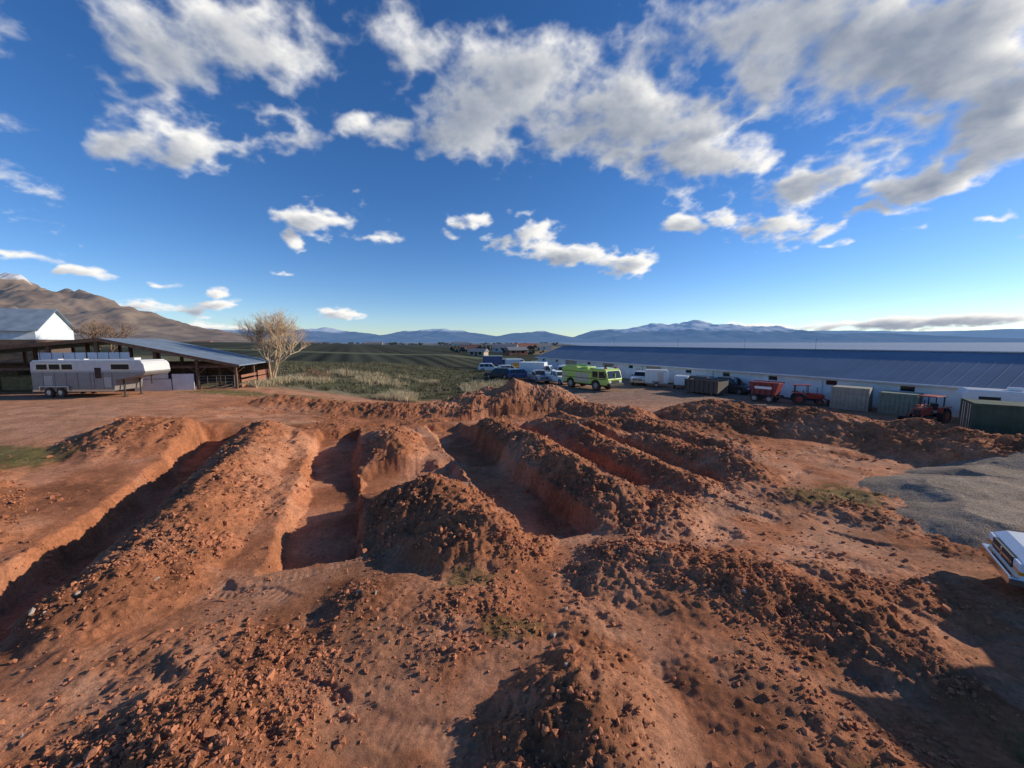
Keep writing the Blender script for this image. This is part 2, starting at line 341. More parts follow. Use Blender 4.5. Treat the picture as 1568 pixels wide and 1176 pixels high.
def wagon(name,paint,loc,rz,h=1.75,ln=4.7,van=False):
    e=empty(name,loc,rz);f=ln/2;zb=.35
    if van:
        top=[(f,.75),(f-.25,1.1),(f-.95,h*.55),(f-1.5,h-.12),(f-1.8,h),(-f+.2,h),(-f,h-.15)]
        prism('body',[(-f,.5),(-f+.4,zb)]+notch(-f+1.05,.42,zb)+notch(f-1.0,.42,zb)+[(f-.1,.42)]+top,.98,paint,e,.06)
        for s in(-1,1):
            obj('cab_window',[(f-2.2,s*.985,1.25),(f-1.25,s*.985,1.25),(f-1.55,s*.985,h-.28),(f-2.2,s*.985,h-.28)],[(0,1,2,3)],glass,e)
        obj('windshield',[(f-.9,-.85,h*.58),(f-.9,.85,h*.58),(f-1.42,.8,h-.2),(f-1.42,-.8,h-.2)],[(0,1,2,3)],glass,e).location.x=.05
    else:
        prism('body',[(-f,.5),(-f+.4,zb)]+notch(-f+.95,.41,zb)+notch(f-.9,.41,zb)+[(f-.1,.42),(f,.7),(f-.15,.92),(f-1.2,1.02),(-f+.05,1.05)],.92,paint,e,.05)
        prism('cabin',[(-f+.1,1.0),(-f+.35,h-.1),(-f+.6,h),(f-2.1,h),(f-1.95,h-.05),(f-1.15,1.0)],.88,paint,e,.05,tum=.22,zb=1.0)
        for s in(-1,1):
            vs=[];fs=[]
            for pl in([(-f+.35,1.08),(-f+.5,h-.15),(-f+1.2,h-.12),(-f+1.2,1.08)],[(-f+1.28,1.08),(-f+1.28,h-.12),(-f+2.2,h-.12),(-f+2.2,1.08)],[(-f+2.28,1.08),(-f+2.28,h-.12),(f-2.1,h-.12),(f-1.4,1.08)]):
                k=len(vs);vs+=[(x,s*(.888-(z-1)*.22),z) for x,z in pl];fs.append((k,k+1,k+2,k+3))
            obj('side_windows',vs,fs,glass,e)
        obj('windshield',[(f-1.9,-.68,h-.1),(f-1.9,.68,h-.1),(f-1.2,.8,1.08),(f-1.2,-.8,1.08)],[(0,1,2,3)],glass,e).location.x=.03
        obj('rear_window',[(-f+.34,-.66,h-.2),(-f+.34,.66,h-.2),(-f+.14,.74,1.1),(-f+.14,-.74,1.1)],[(0,1,2,3)],glass,e).location.x=-.02
    for s in(-1,1):
        boxes('headlight',[(f-.12,f+.01,min(s*.5,s*.85),max(s*.5,s*.85),.66,.82)],lens,e,.01)
        boxes('tail_lamp',[(-f-.01,-f+.06,min(s*.7,s*.9),max(s*.7,s*.9),.75,1.0)],redl,e)
    boxes('bumper',[(f-.1,f+.05,-.85,.85,.36,.52),(-f-.06,-f+.06,-.85,.85,.38,.55)],blackp,e,.02)
    wheels(e,[-f+(1.05 if van else .95),f-(1.0 if van else .9)],.36,.24,.82)
    return e
def box_truck(name,paint,loc,rz,ln=6.5,boxc=None,h=2.9,open_bed=False):
    e=empty(name,loc,rz);f=ln/2
    prism('cab',[(f-1.9,.6),(f-1.75,.45)]+notch(f-.95,.45,.45)+[(f-.1,.5),(f,.8),(f-.05,1.15),(f-.7,1.3),(f-1.15,2.0),(f-1.3,2.08),(f-1.9,2.08)],.98,paint,e,.05)
    for s in(-1,1):
        obj('cab_window',[(f-1.8,s*.986,1.35),(f-.85,s*.986,1.35),(f-1.2,s*.986,1.9),(f-1.8,s*.986,1.9)],[(0,1,2,3)],glass,e)
        boxes('headlight',[(f-.1,f+.02,min(s*.6,s*.9),max(s*.6,s*.9),.8,1.0)],lens,e)
    obj('windshield',[(f-.75,-.85,1.38),(f-.75,.85,1.38),(f-1.12,.8,1.95),(f-1.12,-.8,1.95)],[(0,1,2,3)],glass,e).location.x=.05
    boxes('chassis',[(-f,f-.3,-.5,.5,.5,.75)],blackp,e)
    bc=boxc or paint
    if open_bed:
        boxes('flatbed',[(-f,f-2.0,-1.1,1.1,.78,.95)],bc,e,.01)
        boxes('stake_sides',[(-f+.02,f-2.02,s-.03,s+.03,z,z+.12) for s in(-1.05,1.05) for z in(1.05,1.3,1.55)]+[(x,x+.06,s-.04,s+.04,.95,1.7) for s in(-1.05,1.05) for x in np.linspace(-f+.05,f-2.1,5)],bc,e)
    else:
        boxes('cargo_box',[(-f,f-2.0,-1.1,1.1,.8,h)],bc,e,.04)
        boxes('box_trim',[(-f-.01,f-1.99,s-.012,s+.012,z,z+.06) for s in(-1.1,1.1) for z in(.82,h-.1)],chrome,e)
        boxes('roll_door',[(-f-.02,-f+.01,-.95,.95,.95,h-.25)],hubm,e)
    wheels(e,[-f+1.2,f-.95],.44,.3,.85)
    return e
# ------------------------------------------------------------------ barns
bluroof=mat('blue_metal_roof',(.19,.245,.31),.8,metal=0,var=.10,scale=.35,spec=.15)
wallw=mat('white_block_wall',(.78,.78,.77),.8,var=.12,scale=.8,bump=.1,dirt=.25)
wood=mat('weathered_wood',(.16,.09,.055),.85,var=.3,scale=4,bump=.2)
trimm=mat('white_trim',(.65,.66,.68),.5)
tanw=mat('tan_block_wall',(.45,.37,.28),.85,var=.15,dirt=.3)
e=empty('long_barn',(43.3,15,0),math.atan2(.898,-.44))
Lb=84.6;dep=15;ev=2.55;rg=5.0
wins=[x+0.0 for x in np.arange(3,Lb-2,5.6)]
doorx=[(47.5,50.5),(58,61),(69,73)]
W=[];x=0
ops=sorted([(w,w+.95,1.75,2.2) for w in wins if not any(a-1.5<w<b+1 for a,b in doorx)]+[(a,b,-.4,2.25) for a,b in doorx])
for (a,b,z0,z1) in ops:
    W.append((x,a,-.2,0,-.5,ev));
    if z0>0: W.append((a,b,-.2,0,-.5,z0))
    W.append((a,b,-.2,0,z1,ev));x=b
W.append((x,Lb,-.2,0,-.5,ev))
W=[(a,b,c,d,f,g) for a,b,c,d,f,g in W if b-a>.01]
boxes('front_wall',W[:],wallw,e)
boxes('end_walls',[(0,.2,-dep+.2,-.2,-.5,ev),(Lb-.2,Lb,-dep+.2,-.2,-.5,ev)],wallw,e)
boxes('back_wall',[(0,Lb,-dep,-dep+.2,-.5,ev)],wallw,e)
for xx,nm in((.1,'gable_near'),(Lb-.1,'gable_far')):
    obj(nm,[(xx-.09,-.2,ev),(xx-.09,-dep+.2,ev),(xx-.09,-dep/2,rg-.08),(xx+.09,-.2,ev),(xx+.09,-dep+.2,ev),(xx+.09,-dep/2,rg-.08)],[(0,1,2),(3,5,4),(0,2,5,3),(1,4,5,2),(0,3,4,1)],wallw,e)
boxes('window_glass',[(a+.02,b-.02,-.14,-.1,z0+.02,z1-.02) for a,b,z0,z1 in ops if z0>0],glass,e)
boxes('window_sills',[(a-.05,b+.05,.003,.05,z0-.07,z0-.01) for a,b,z0,z1 in ops if z0>0],trimm,e)
boxes('sliding_doors',[(a+.02,b-.02,-.16,-.1,-.3,z1-.02) for a,b,z0,z1 in ops if z0<0],tanw,e)
def roof(name,x0,x1,yr,ye,zr,ze,th,m,par):
    return obj(name,[(x0,yr,zr),(x1,yr,zr),(x1,ye,ze),(x0,ye,ze),(x0,yr,zr-th),(x1,yr,zr-th),(x1,ye,ze-th),(x0,ye,ze-th)],[(0,1,2,3),(7,6,5,4),(0,4,5,1),(1,5,6,2),(2,6,7,3),(3,7,4,0)],m,par)
sl=(rg-ev)/(dep/2)
roof('roof_front',-.5,Lb+.5,-dep/2,.5,rg+.12,ev+.12-.5*sl,.12,bluroof,e)
roof('roof_back',-.5,Lb+.5,-dep/2-.002,-dep-.5,rg+.12,ev+.12-.5*sl,.12,bluroof,e)
vs=[];fs=[]
for x in np.arange(-.45,Lb+.5,.9):
    k=len(vs)
    y0,z0=-dep/2,rg+.123;y1,z1=.5,ev+.123-.5*sl
    vs+=[(x,y0,z0),(x+.07,y0,z0),(x+.07,y1,z1),(x,y1,z1),(x+.02,y0,z0+.012),(x+.05,y0,z0+.012),(x+.05,y1,z1+.012),(x+.02,y1,z1+.012)]
    fs+=[(k+4,k+5,k+6,k+7),(k,k+4,k+7,k+3),(k+1,k+2,k+6,k+5),(k+3,k+7,k+6,k+2)]
obj('roof_ribs',vs,fs,bluroof,e)
boxes('ridge_cap',[(-.5,Lb+.5,-dep/2-.2,-dep/2+.2,rg+.14,rg+.2)],bluroof,e)
boxes('gutter',[(-.5,Lb+.5,.51,.6,ev-.16,ev-.03)],trimm,e)
boxes('downspouts',[(x,x+.08,.02,.1,-.3,ev-.1) for x in np.arange(2,Lb,12.3)],trimm,e)
e=empty('unseen_shade_shed',(18.8,-2.2,0),0)  # unseen shed added off-frame to throw shade on the lower-right ground
boxes('walls',[(0,10,0,11.0,-.4,5.2)],wallw,e)
obj('roof',[(-.3,-.3,5.15),(-.3,11.3,5.15),(5,11.3,6.4),(5,-.3,6.4),(10.3,11.3,5.15),(10.3,-.3,5.15)],[(0,1,2,3),(3,2,4,5),(2,1,4),(0,3,5)],bluroof,e)
boxes('big_door',[(-.05,-.003,2.5,6.5,-.1,3.6)],tanw,e)
# ------------------------------------------------------------------ left open shed
rz=.245
gs=gz(-30,36)
e=empty('open_barn',(-26.2,36.6,gs),rz)
Wd=27.0;LD=8.5;rx=-10.2
ridge=4.75
def rzs(x):
    return ridge-(x-rx)*( (ridge-2.35)/(0-rx)) if x>rx else ridge-(rx-x)*((ridge-3.0)/(Wd+rx))
roofq=mat('galvanised_roof',(.22,.27,.33),.6,metal=.1,var=.2,scale=.8)
def rslab(x0,x1,nm):
    z0=rzs(x0);z1=rzs(x1)
    obj(nm,[(x0,-.5,z0),(x1,-.5,z1),(x1,LD,z1),(x0,LD,z0),(x0,-.5,z0-.1),(x1,-.5,z1-.1),(x1,LD,z1-.1),(x0,LD,z0-.1)],[(0,1,2,3),(7,6,5,4),(0,4,5,1),(1,5,6,2),(2,6,7,3),(3,7,4,0)],roofq,e)
rslab(rx+.001,.4,'roof_right');rslab(-Wd,rx-.001,'roof_left_slope')
vs=[];fs=[]
for y in np.arange(-.4,LD,.75):
    x0,x1=rx,.4
    z0=rzs(rx+.01)+.003;z1=rzs(.4)+.003;k=len(vs)
    vs+=[(x0,y,z0),(x0,y+.06,z0),(x1,y+.06,z1),(x1,y,z1),(x0,y+.02,z0+.03),(x0,y+.04,z0+.03),(x1,y+.04,z1+.03),(x1,y+.02,z1+.03)]
    fs+=[(k+4,k+5,k+6,k+7),(k,k+4,k+7,k+3),(k+1,k+2,k+6,k+5),(k+3,k+7,k+6,k+2)]
obj('roof_ribs',vs,fs,roofq,e)
vs=[];fs=[]
for a,b in((rx,.4),(-Wd,rx)):
    za=rzs(a+ (.01 if a==rx else 0));zb_=rzs(b-(.01 if b==rx else 0));k=len(vs)
    vs+=[(a,-.56,za-.28),(b,-.56,zb_-.28),(b,-.56,zb_+.02),(a,-.56,za+.02),(a,-.504,za-.28),(b,-.504,zb_-.28),(b,-.504,zb_+.02),(a,-.504,za+.02)]
    fs+=[(k,k+1,k+2,k+3),(k+7,k+6,k+5,k+4),(k,k+4,k+5,k+1),(k+3,k+2,k+6,k+7)]
obj('fascia',vs,fs,wood,e)
posts=[];
for x in(-.1,-3.2,-6.4,-10.6,-14,-18,-22,-26.6):
    for y in(-.1,4,LD-.3):
        posts.append((x-.11,x+.11,y-.11,y+.11,-.4,rzs(x)-.12))
boxes('posts',posts,wood,e)
boxes('beams',[(-Wd,.2,-.08,.08,2.0,2.22),(-Wd,.2,3.9,4.1,2.0,2.2)],wood,e)
br=[]
for x in(-.1,-3.2,-6.4,-10.6,-14,-18,-22):
    br.append(((x,-.0,1.45),(x-.7,-.0,2.05),.05));br.append(((x,0,1.45),(x+.7,0,2.05),.05))
tubes('braces',br,wood,e,6)
boxes('back_wall',[(-Wd,.2,LD-.15,LD-.05,-.3,2.3)],wood,e)
wp=mat('white_panel',(.66,.70,.76),.55,var=.12,scale=1.5,dirt=.2)
boxes('white_doors',[(-14.6,-11.3,-.3,-.22,1.9,3.5),(-11.2,-8.2,-.3,-.22,1.9,3.5)],wp,e)
boxes('door_ribs',[(x,x+.03,-.32,-.303,1.9,3.5) for x in np.arange(-14.5,-8.2,.8)],wood,e)
boxes('white_boards',[(-8.0,-5.2,-.5+.1,-.34,-.2,1.05),(-5.1,-3.4,-.4,-.34,-.2,1.5),(-7.8,-5.4,-.4,-.34,1.1,1.9)],wp,e)
boxes('hay_bales',[(-20,-17,3,5,-.2,1.3),(-17,-14.5,3.5,5.5,-.2,.9),(-24,-21,4,6,-.2,1.6)],mat('hay',(.3,.23,.11),.95,var=.3,bump=.5),e,.1)
gt=[]
def gate(x0,x1,y,z0=.15,z1=1.25,n=5):
    for i in range(n): z=z0+(z1-z0)*i/(n-1);gt.append(((x0,y,z),(x1,y,z),.028))
    for x in np.linspace(x0,x1,5): gt.append(((x,y,z0),(x,y,z1),.028))
gate(-3.1,-.2,-.25);gate(-26,-22.5,-.3);gate(-22.3,-18.2,-.3)
tubes('pipe_gates',gt,mat('gate_steel',(.2,.2,.2),.5,metal=.5),e,6)
boxes('end_boards',[(.18,.24,.2,3.8,.1,.35),(.18,.24,.2,3.8,.55,.8),(.18,.24,.2,3.8,1.0,1.25),(.18,.24,4.2,8,.1,.8),(.18,.24,4.2,8,.9,1.4)],mat('red_brown_boards',(.30,.13,.08),.8),e)
g2=gz(-74,62)
e=empty('metal_barn',(-71.3,58,g2-.2),math.atan2(8,-3.3))
Lr=26;hE=8.0-g2+.2;hR=11.2-g2+.2
boxes('walls',[(0,8.7,0,Lr,-1,hE-1.6)],mat('brown_siding',(.12,.08,.06),.8,var=.2),e)
boxes('upper_walls',[(0.01,8.69,0.01,Lr-.01,hE-1.597,hE)],wp,e)
obj('gables',[(0.02,.02,hE),(8.68,.02,hE),(4.35,.02,hR-.08),(0.02,Lr,hE),(8.68,Lr,hE),(4.35,Lr,hR-.08)],[(0,1,2),(3,5,4)],wp,e)
for a,b,nm in((4.35,-.5,'roof_near'),(4.351,9.2,'roof_far')):
    zz=hE-.3
    obj(nm,[(a,-.5,hR),(b,-.5,zz),(b,Lr+.5,zz),(a,Lr+.5,hR),(a,-.5,hR-.1),(b,-.5,zz-.1),(b,Lr+.5,zz-.1),(a,Lr+.5,hR-.1)],[(0,1,2,3),(7,6,5,4),(0,4,5,1),(1,5,6,2),(2,6,7,3),(3,7,4,0)],roofq,e)
# ------------------------------------------------------------------ horse trailer
def horse_trailer():
    x,y=-33.6,31.6
    e=empty('horse_trailer',(x,y,gz(x,y)+.02),rad(2));e.scale=(.80,1,1)
    grey=mat('trailer_grey',(.25,.24,.235),.4,metal=.2,var=.1,dirt=.25);lt=mat('trailer_white',(.62,.61,.59),.35,var=.06);bd=mat('trailer_band',(.40,.39,.38),.4,metal=.2)
    prism('lower_body',[(-5.5,.5),(2.3,.5),(2.5,1.35),(5.2,1.75),(5.45,1.95),(5.45,2.05),(-5.5,2.05)],1.2,grey,e,.03)
    prism('upper_body',[(-5.5,2.053),(5.45,2.053),(5.35,2.6),(5.1,2.85),(-5.4,2.85),(-5.5,2.7)],1.2,lt,e,.05)
    boxes('roof_cap',[(-5.4,5.0,-1.1,1.1,2.86,2.93)],lt,e,.03)
    boxes('body_band',[(-5.5,5.3,s-.008,s+.008,1.98,2.12) for s in(-1.205,1.205)],bd,e)
    boxes('bottom_rail',[(-5.5,2.3,s-.012,s+.012,.45,.6) for s in(-1.205,1.205)],chrome,e)
    W=[];F=[]
    for s in(-1,1):
        for (a,b) in((-4.9,-3.9),(-3.7,-2.7),(-2.5,-1.5),(2.2,3.9)):
            W.append((a,b,s*1.214-.006,s*1.214+.006,2.2,2.62));F.append((a-.06,b+.06,s*1.203-.005,s*1.203+.005,2.14,2.68))
        W.append((.6,1.2,s*1.214-.006,s*1.214+.006,1.5,2.35))
    boxes('window_frames',F,chrome,e);boxes('windows',W,glass,e)
    boxes('seams',[(x,x+.02,s*1.206-.004,s*1.206+.004,.62,1.97) for s in(-1,1) for x in(-4.4,-3.3,-2.2,-1.1,.1,.45,1.35,2.2)],blackp,e)
    boxes('hatch',[(-4.3,-3.5,-1.216,-1.206,.95,1.7),(1.4,2.1,-1.216,-1.206,.8,1.6)],bd,e)
    boxes('fenders',[(-4.6,-2.0,s*1.26-.09,s*1.26+.09,.82,.9) for s in(-1,1)]+[(-4.7,-4.6,s*1.26-.09,s*1.26+.09,.5,.9) for s in(-1,1)]+[(-2.0,-1.9,s*1.26-.09,s*1.26+.09,.5,.9) for s in(-1,1)],chrome,e,.02)
    vs=[];fs=[];v2=[];f2=[]
    for wx in(-3.85,-2.75):
        for s in(-1,1):
            tubeg((wx,s*1.1,.39),(wx,s*1.33,.39),.39,.39,20,vs,fs);tubeg((wx,s*1.3,.39),(wx,s*1.34,.39),.22,.2,14,v2,f2)
    obj('tires',vs,fs,tire,e);obj('rims',v2,f2,hubm,e)
    tubes('landing_jack',[((2.7,-.7,.0),(2.7,-.7,1.4),.06),((2.7,.7,0),(2.7,.7,1.4),.06),((4.7,0,.95),(4.7,0,1.7),.07)],blackp,e)
    boxes('jack_feet',[(2.55,2.85,-.85,-.55,-.02,.03),(2.55,2.85,.55,.85,-.02,.03)],blackp,e)
    boxes('roof_vents',[(-4.5,-4.1,-.2,.2,2.93,3.0),(-2,-1.6,-.2,.2,2.93,3.0),(3,3.5,-.3,.3,2.93,3.1)],lt,e,.02)
    tubes('ladder',[((-5.58,-.9,1),(-5.58,-.9,2.9),.02),((-5.58,-.5,1),(-5.58,-.5,2.9),.02)]+[((-5.58,-.9,z),(-5.58,-.5,z),.015) for z in(1.2,1.6,2,2.4,2.8)],chrome,e)
horse_trailer()
# ------------------------------------------------------------------ fire truck
def fire_truck():
    x,y=10.2,49.8
    e=empty('fire_truck',(x,y,gz(x,y)),math.atan2(-.80,.60))
    g=mat('lime_paint',(.50,.66,.14),.3,coat=.5,var=.06,dirt=.15)
    zb=.75
    prism('body',[(-3.9,1.0),(-3.7,zb)]+notch(-2.3,.72,zb,rz=.85)+notch(2.0,.72,zb,rz=.85)+[(3.6,zb),(3.9,1.0),(3.95,1.5),(3.6,2.55),(3.3,2.75),(1.4,2.8),(1.35,2.55),(-1.0,2.55),(-1.05,2.8),(-3.9,2.8)],1.35,g,e,.06)
    obj('windshield',[(3.955,-1.2,1.62),(3.955,1.2,1.62),(3.66,1.12,2.5),(3.66,-1.12,2.5)],[(0,1,2,3)],glass,e).location.x=.012
    boxes('windshield_pillar',[(3.8,3.97,-.04,.04,1.55,2.2)],g,e)
    for s in(-1,1):
        y1=s*1.356
        obj('cab_windows',[(2.5,y1,1.6),(3.65,y1,1.6),(3.4,y1,2.4),(2.5,y1,2.4),(1.5,y1,1.6),(2.35,y1,1.6),(2.35,y1,2.4),(1.5,y1,2.4)],[(0,1,2,3),(4,5,6,7)],glass,e)
        boxes('roller_shutters',[(-3.7,-3.05,y1-.004,y1+.004,1.1,2.1),(-1.4,-.4,y1-.004,y1+.004,.95,2.1),(-.25,.8,y1-.004,y1+.004,.95,2.1)],hubm,e)
        boxes('body_lines',[(1.42,1.45,y1-.006,y1+.006,.9,2.7),(-3.8,1.3,y1-.007,y1+.007,2.2,2.26),(-3.8,3.7,y1-.006,y1+.006,1.42,1.5)],blackp,e)
        boxes('mirrors',[(3.5,3.6,min(s*1.4,s*1.65),max(s*1.4,s*1.65),1.8,2.3)],blackp,e)
        boxes('headlights',[(3.9,3.99,min(s*.75,s*1.15),max(s*.75,s*1.15),1.08,1.28)],lens,e)
        boxes('beacons',[(3.1,3.35,min(s*.8,s*1.1),max(s*.8,s*1.1),2.76,2.92)],redl,e)
    boxes('front_bumper',[(3.8,4.25,-1.3,1.3,.62,.98)],blackp,e,.04)
    boxes('grille',[(3.93,3.985,-.65,.65,1.06,1.36)],blackp,e)
    boxes('chassis',[(-3.7,3.7,-.7,.7,.5,.95)],blackp,e)
    boxes('roof_gear',[(-.9,.2,-.8,.8,2.56,2.85),(.4,1.2,-.6,.6,2.56,2.75),(-3.5,-1.4,-1.1,-1.0,2.8,3.0),(-3.5,-1.4,1.0,1.1,2.8,3.0)],g,e,.03)
    tubes('roof_turret',[((2.4,0,2.75),(2.4,0,3.1),.12),((2.4,0,3.1),(3.5,0,3.2),.07,.05)],blackp,e)
    wheels(e,[-2.3,2.0],.62,.42,1.12)
fire_truck()
# ------------------------------------------------------------------ vehicles
def P(fn,name,c,x,y,deg,**k):
    return fn(name,c,(x,y,gz(x,y)+.0),rad(deg),**k)
silver=mat('silver_paint',(.42,.43,.45),.3,metal=.3,coat=.4,dirt=.2);bluep=mat('blue_paint',(.04,.09,.22),.3,coat=.4,dirt=.2);redp=mat('red_paint',(.42,.04,.03),.35,coat=.4,dirt=.2)
yel=mat('yellow_paint',(.62,.33,.03),.4,dirt=.2);tanp=mat('tan_paint',(.42,.35,.25),.4,dirt=.2);darkp=mat('dark_paint',(.05,.055,.06),.35,dirt=.2)
pickup('pickup_truck',white,(14.25,7.3,.0),rad(142))
P(pickup,'pickup_truck',white,6.6,56,-60,rack=True);P(pickup,'pickup_truck',silver,4.0,58,-75);P(pickup,'pickup_truck',white,18.6,55,-120,rack=True)
P(wagon,'parked_car',bluep,1.5,62,10);P(wagon,'parked_car',darkp,-2.2,64,160);P(wagon,'parked_car',silver,-.5,72,20);P(wagon,'parked_car',redp,5,71,170);P(wagon,'parked_car',white,-4.5,78,0)
P(box_truck,'box_truck',white,4.6,66,-20,h=2.6);P(box_truck,'flatbed_truck',yel,3.2,80,10,open_bed=True);P(box_truck,'box_truck',bluep,-3.5,90,0)
P(wagon,'delivery_van',white,8.6,62,-110,h=2.3,ln=5.4,van=True);P(wagon,'delivery_van',white,1.2,86,10,h=2.3,ln=5.4,van=True)
P(wagon,'parked_car',tanp,-1,96,0);P(wagon,'parked_car',white,6.5,88,5)
P(wagon,'off_road_car',darkp,26.2,45.2,-60,h=1.85,ln=4.2)
P(wagon,'parked_car',darkp,24.4,47.8,-60)
def cargo_trailer(name,c,x,y,deg,ln=4.2,h=2.4,w=1.1):
    e=empty(name,(x,y,gz(x,y)),rad(deg));f=ln/2
    prism('box',[(-f,.55),(f-.1,.55),(f,.7),(f,h-.2),(f-.2,h),(-f+.05,h),(-f,h-.05)],w,c,e,.05)
    boxes('trim',[(-f,f,s-.01,s+.01,.5,.62) for s in(-w,w)]+[(-f,f-.1,s-.01,s+.01,h-.12,h-.06) for s in(-w,w)]+[(x_,x_+.02,s-.006,s+.006,.62,h-.12) for s in(-w,w) for x_ in np.arange(-f+.5,f-.2,.6)],hubm,e)
    boxes('side_door',[(f-1.3,f-.6,-w-.02,-w-.003,.65,h-.3)],hubm,e)
    boxes('fender',[(-.5,.5,s-.1,s+.1,.72,.78) for s in(-w-.1,w+.1)],blackp,e)
    tubes('tongue',[((f,-.4,.5),(f+1.1,0,.5),.05),((f,.4,.5),(f+1.1,0,.5),.05),((f+.9,0,0),(f+.9,0,.7),.035)],blackp,e)
    wheels(e,[0],.34,.22,w+.1)
    return e
cargo_trailer('cargo_trailer',white,19.6,52,-20,2.9,2.3);cargo_trailer('cargo_trailer',white,22.2,50,60,2.6,1.7,.8)
def dumpster(x,y,deg):
    e=empty('dumpster',(x,y,gz(x,y)),rad(deg));c=mat('dumpster_steel',(.10,.085,.075),.6,metal=.2,dirt=.4)
    boxes('walls',[(-2,2,-1.05,-1.0,.2,1.6),(-2,2,1.0,1.05,.2,1.6),(-2,-1.95,-.998,.998,.2,1.6),(1.95,2,-.998,.998,.2,1.6),(-1.94,1.94,-.99,.99,.2,.3)],c,e)
    boxes('ribs',[(x_,x_+.1,s-.05,s+.05,.15,1.55) for s in(-1.1,1.1) for x_ in np.arange(-1.95,2,.55)]+[(-2,2,s-.07,s+.07,1.56,1.68) for s in(-1.1,1.1)],c,e)
    wheels(e,[-1.2,1.2],.2,.15,.8)
dumpster(22.6,44.6,-55)
def hopper(x,y,deg):
    e=empty('feed_wagon',(x,y,gz(x,y)),rad(deg));c=mat('maroon_paint',(.25,.03,.03),.45,dirt=.3)
    prism('hopper',[(-1.0,.75),(1.0,.75),(1.3,1.95),(-1.3,1.95)],.85,c,e,.03)
    boxes('rim',[(-1.35,1.35,-.92,-.84,1.9,2.02),(-1.35,1.35,.84,.92,1.9,2.02)],c,e)
    boxes('ribs',[(x_,x_+.07,-.91,-.853,.8,1.9) for x_ in(-.8,-.3,.2,.7)],blackp,e)
    boxes('lettering_panel',[(-.75,.75,-.925,-.915,1.35,1.6)],white,e)
    boxes('frame',[(-1.4,1.4,-.7,-.6,.55,.7),(-1.4,1.4,.6,.7,.55,.7)],blackp,e)
    tubes('drawbar',[((1.3,-.4,.6),(2.3,0,.45),.05),((1.3,.4,.6),(2.3,0,.45),.05)],blackp,e)
    wheels(e,[-.7,.6],.38,.22,.9)
hopper(25.8,38.8,-50)
def tractor(x,y,deg,c,s=1.):
    e=empty('tractor',(x,y,gz(x,y)),rad(deg));e.scale=(s,s,s)
    prism('hood',[(.1,.75),(1.75,.75),(1.85,.9),(1.8,1.3),(1.6,1.38),(.1,1.45)],.33,c,e,.04)
    boxes('grille',[(1.83,1.87,-.26,.26,.82,1.25)],blackp,e)
    boxes('chassis',[(-1.0,1.7,-.22,.22,.5,.8)],blackp,e)
    boxes('fenders',[(-1.25,.1,sg*.72-.2,sg*.72+.2,1.36,1.44) for sg in(-1,1)]+[(-.02,.06,sg*.72-.2,sg*.72+.2,.95,1.36) for sg in(-1,1)],c,e,.03)
    boxes('seat',[(-.75,-.3,-.25,.25,1.1,1.22),(-.82,-.72,-.25,.25,1.2,1.65)],blackp,e,.03)
    tubes('roll_bar',[((-1.0,-.5,1.0),(-1.0,-.5,2.3),.05),((-1.0,.5,1.0),(-1.0,.5,2.3),.05),((-1,-.5,2.3),(-1,.5,2.3),.05),((.25,-.5,1.3),(.25,-.5,2.3),.04),((.25,.5,1.3),(.25,.5,2.3),.04)],blackp,e)
    boxes('canopy',[(-1.2,.5,-.62,.62,2.3,2.38)],c,e,.03)
    tubes('exhaust',[((1.2,.15,1.35),(1.2,.15,2.1),.035),((.0,0,1.35),(-.15,0,1.6),.02)],blackp,e)
    vs=[];fs=[]
    for i in range(12):
        a=i*math.pi/6;b=a+math.pi/6
        tubeg((-.15+.18*math.cos(a)*.3,.18*math.sin(a),1.6+.18*math.cos(a)*.9),(-.15+.18*math.cos(b)*.3,.18*math.sin(b),1.6+.18*math.cos(b)*.9),.02,.02,6,vs,fs)
    obj('steering_wheel',vs,fs,blackp,e)
    vs=[];fs=[];v2=[];f2=[]
    for sg in(-1,1):
        tubeg((-.6,sg*.55,.68),(-.6,sg*.95,.68),.68,.68,24,vs,fs);tubeg((-.6,sg*.6,.68),(-.6,sg*.96,.68),.36,.34,16,v2,f2)
        tubeg((1.4,sg*.5,.4),(1.4,sg*.74,.4),.4,.4,20,vs,fs);tubeg((1.4,sg*.5,.4),(1.4,sg*.75,.4),.2,.18,14,v2,f2)
        for i in range(16):
            a=i*math.pi/8;tubeg((-.6+.66*math.cos(a),sg*.56,.68+.66*math.sin(a)),(-.6+.7*math.cos(a+.15),sg*.94,.68+.7*math.sin(a+.15)),.035,.035,4,vs,fs)
    obj('tires',vs,fs,tire,e);obj('rims',v2,f2,c,e)
    boxes('loader_bucket',[(2.3,2.8,-.8,.8,.1,.16),(2.3,2.36,-.8,.8,.16,.65),(2.3,2.75,-.82,-.78,.1,.6),(2.3,2.75,.78,.82,.1,.6)],blackp,e)
    tubes('loader_arms',[((.4,sg*.42,1.2),(1.7,sg*.42,1.0),.05) for sg in(-1,1)]+[((1.7,sg*.42,1.0),(2.35,sg*.42,.4),.05) for sg in(-1,1)],c,e)
tractor(31.2,28.4,200,mat('tractor_red',(.40,.06,.035),.5,dirt=.35),.85)
tractor(28.4,37.0,-30,redp,.8)
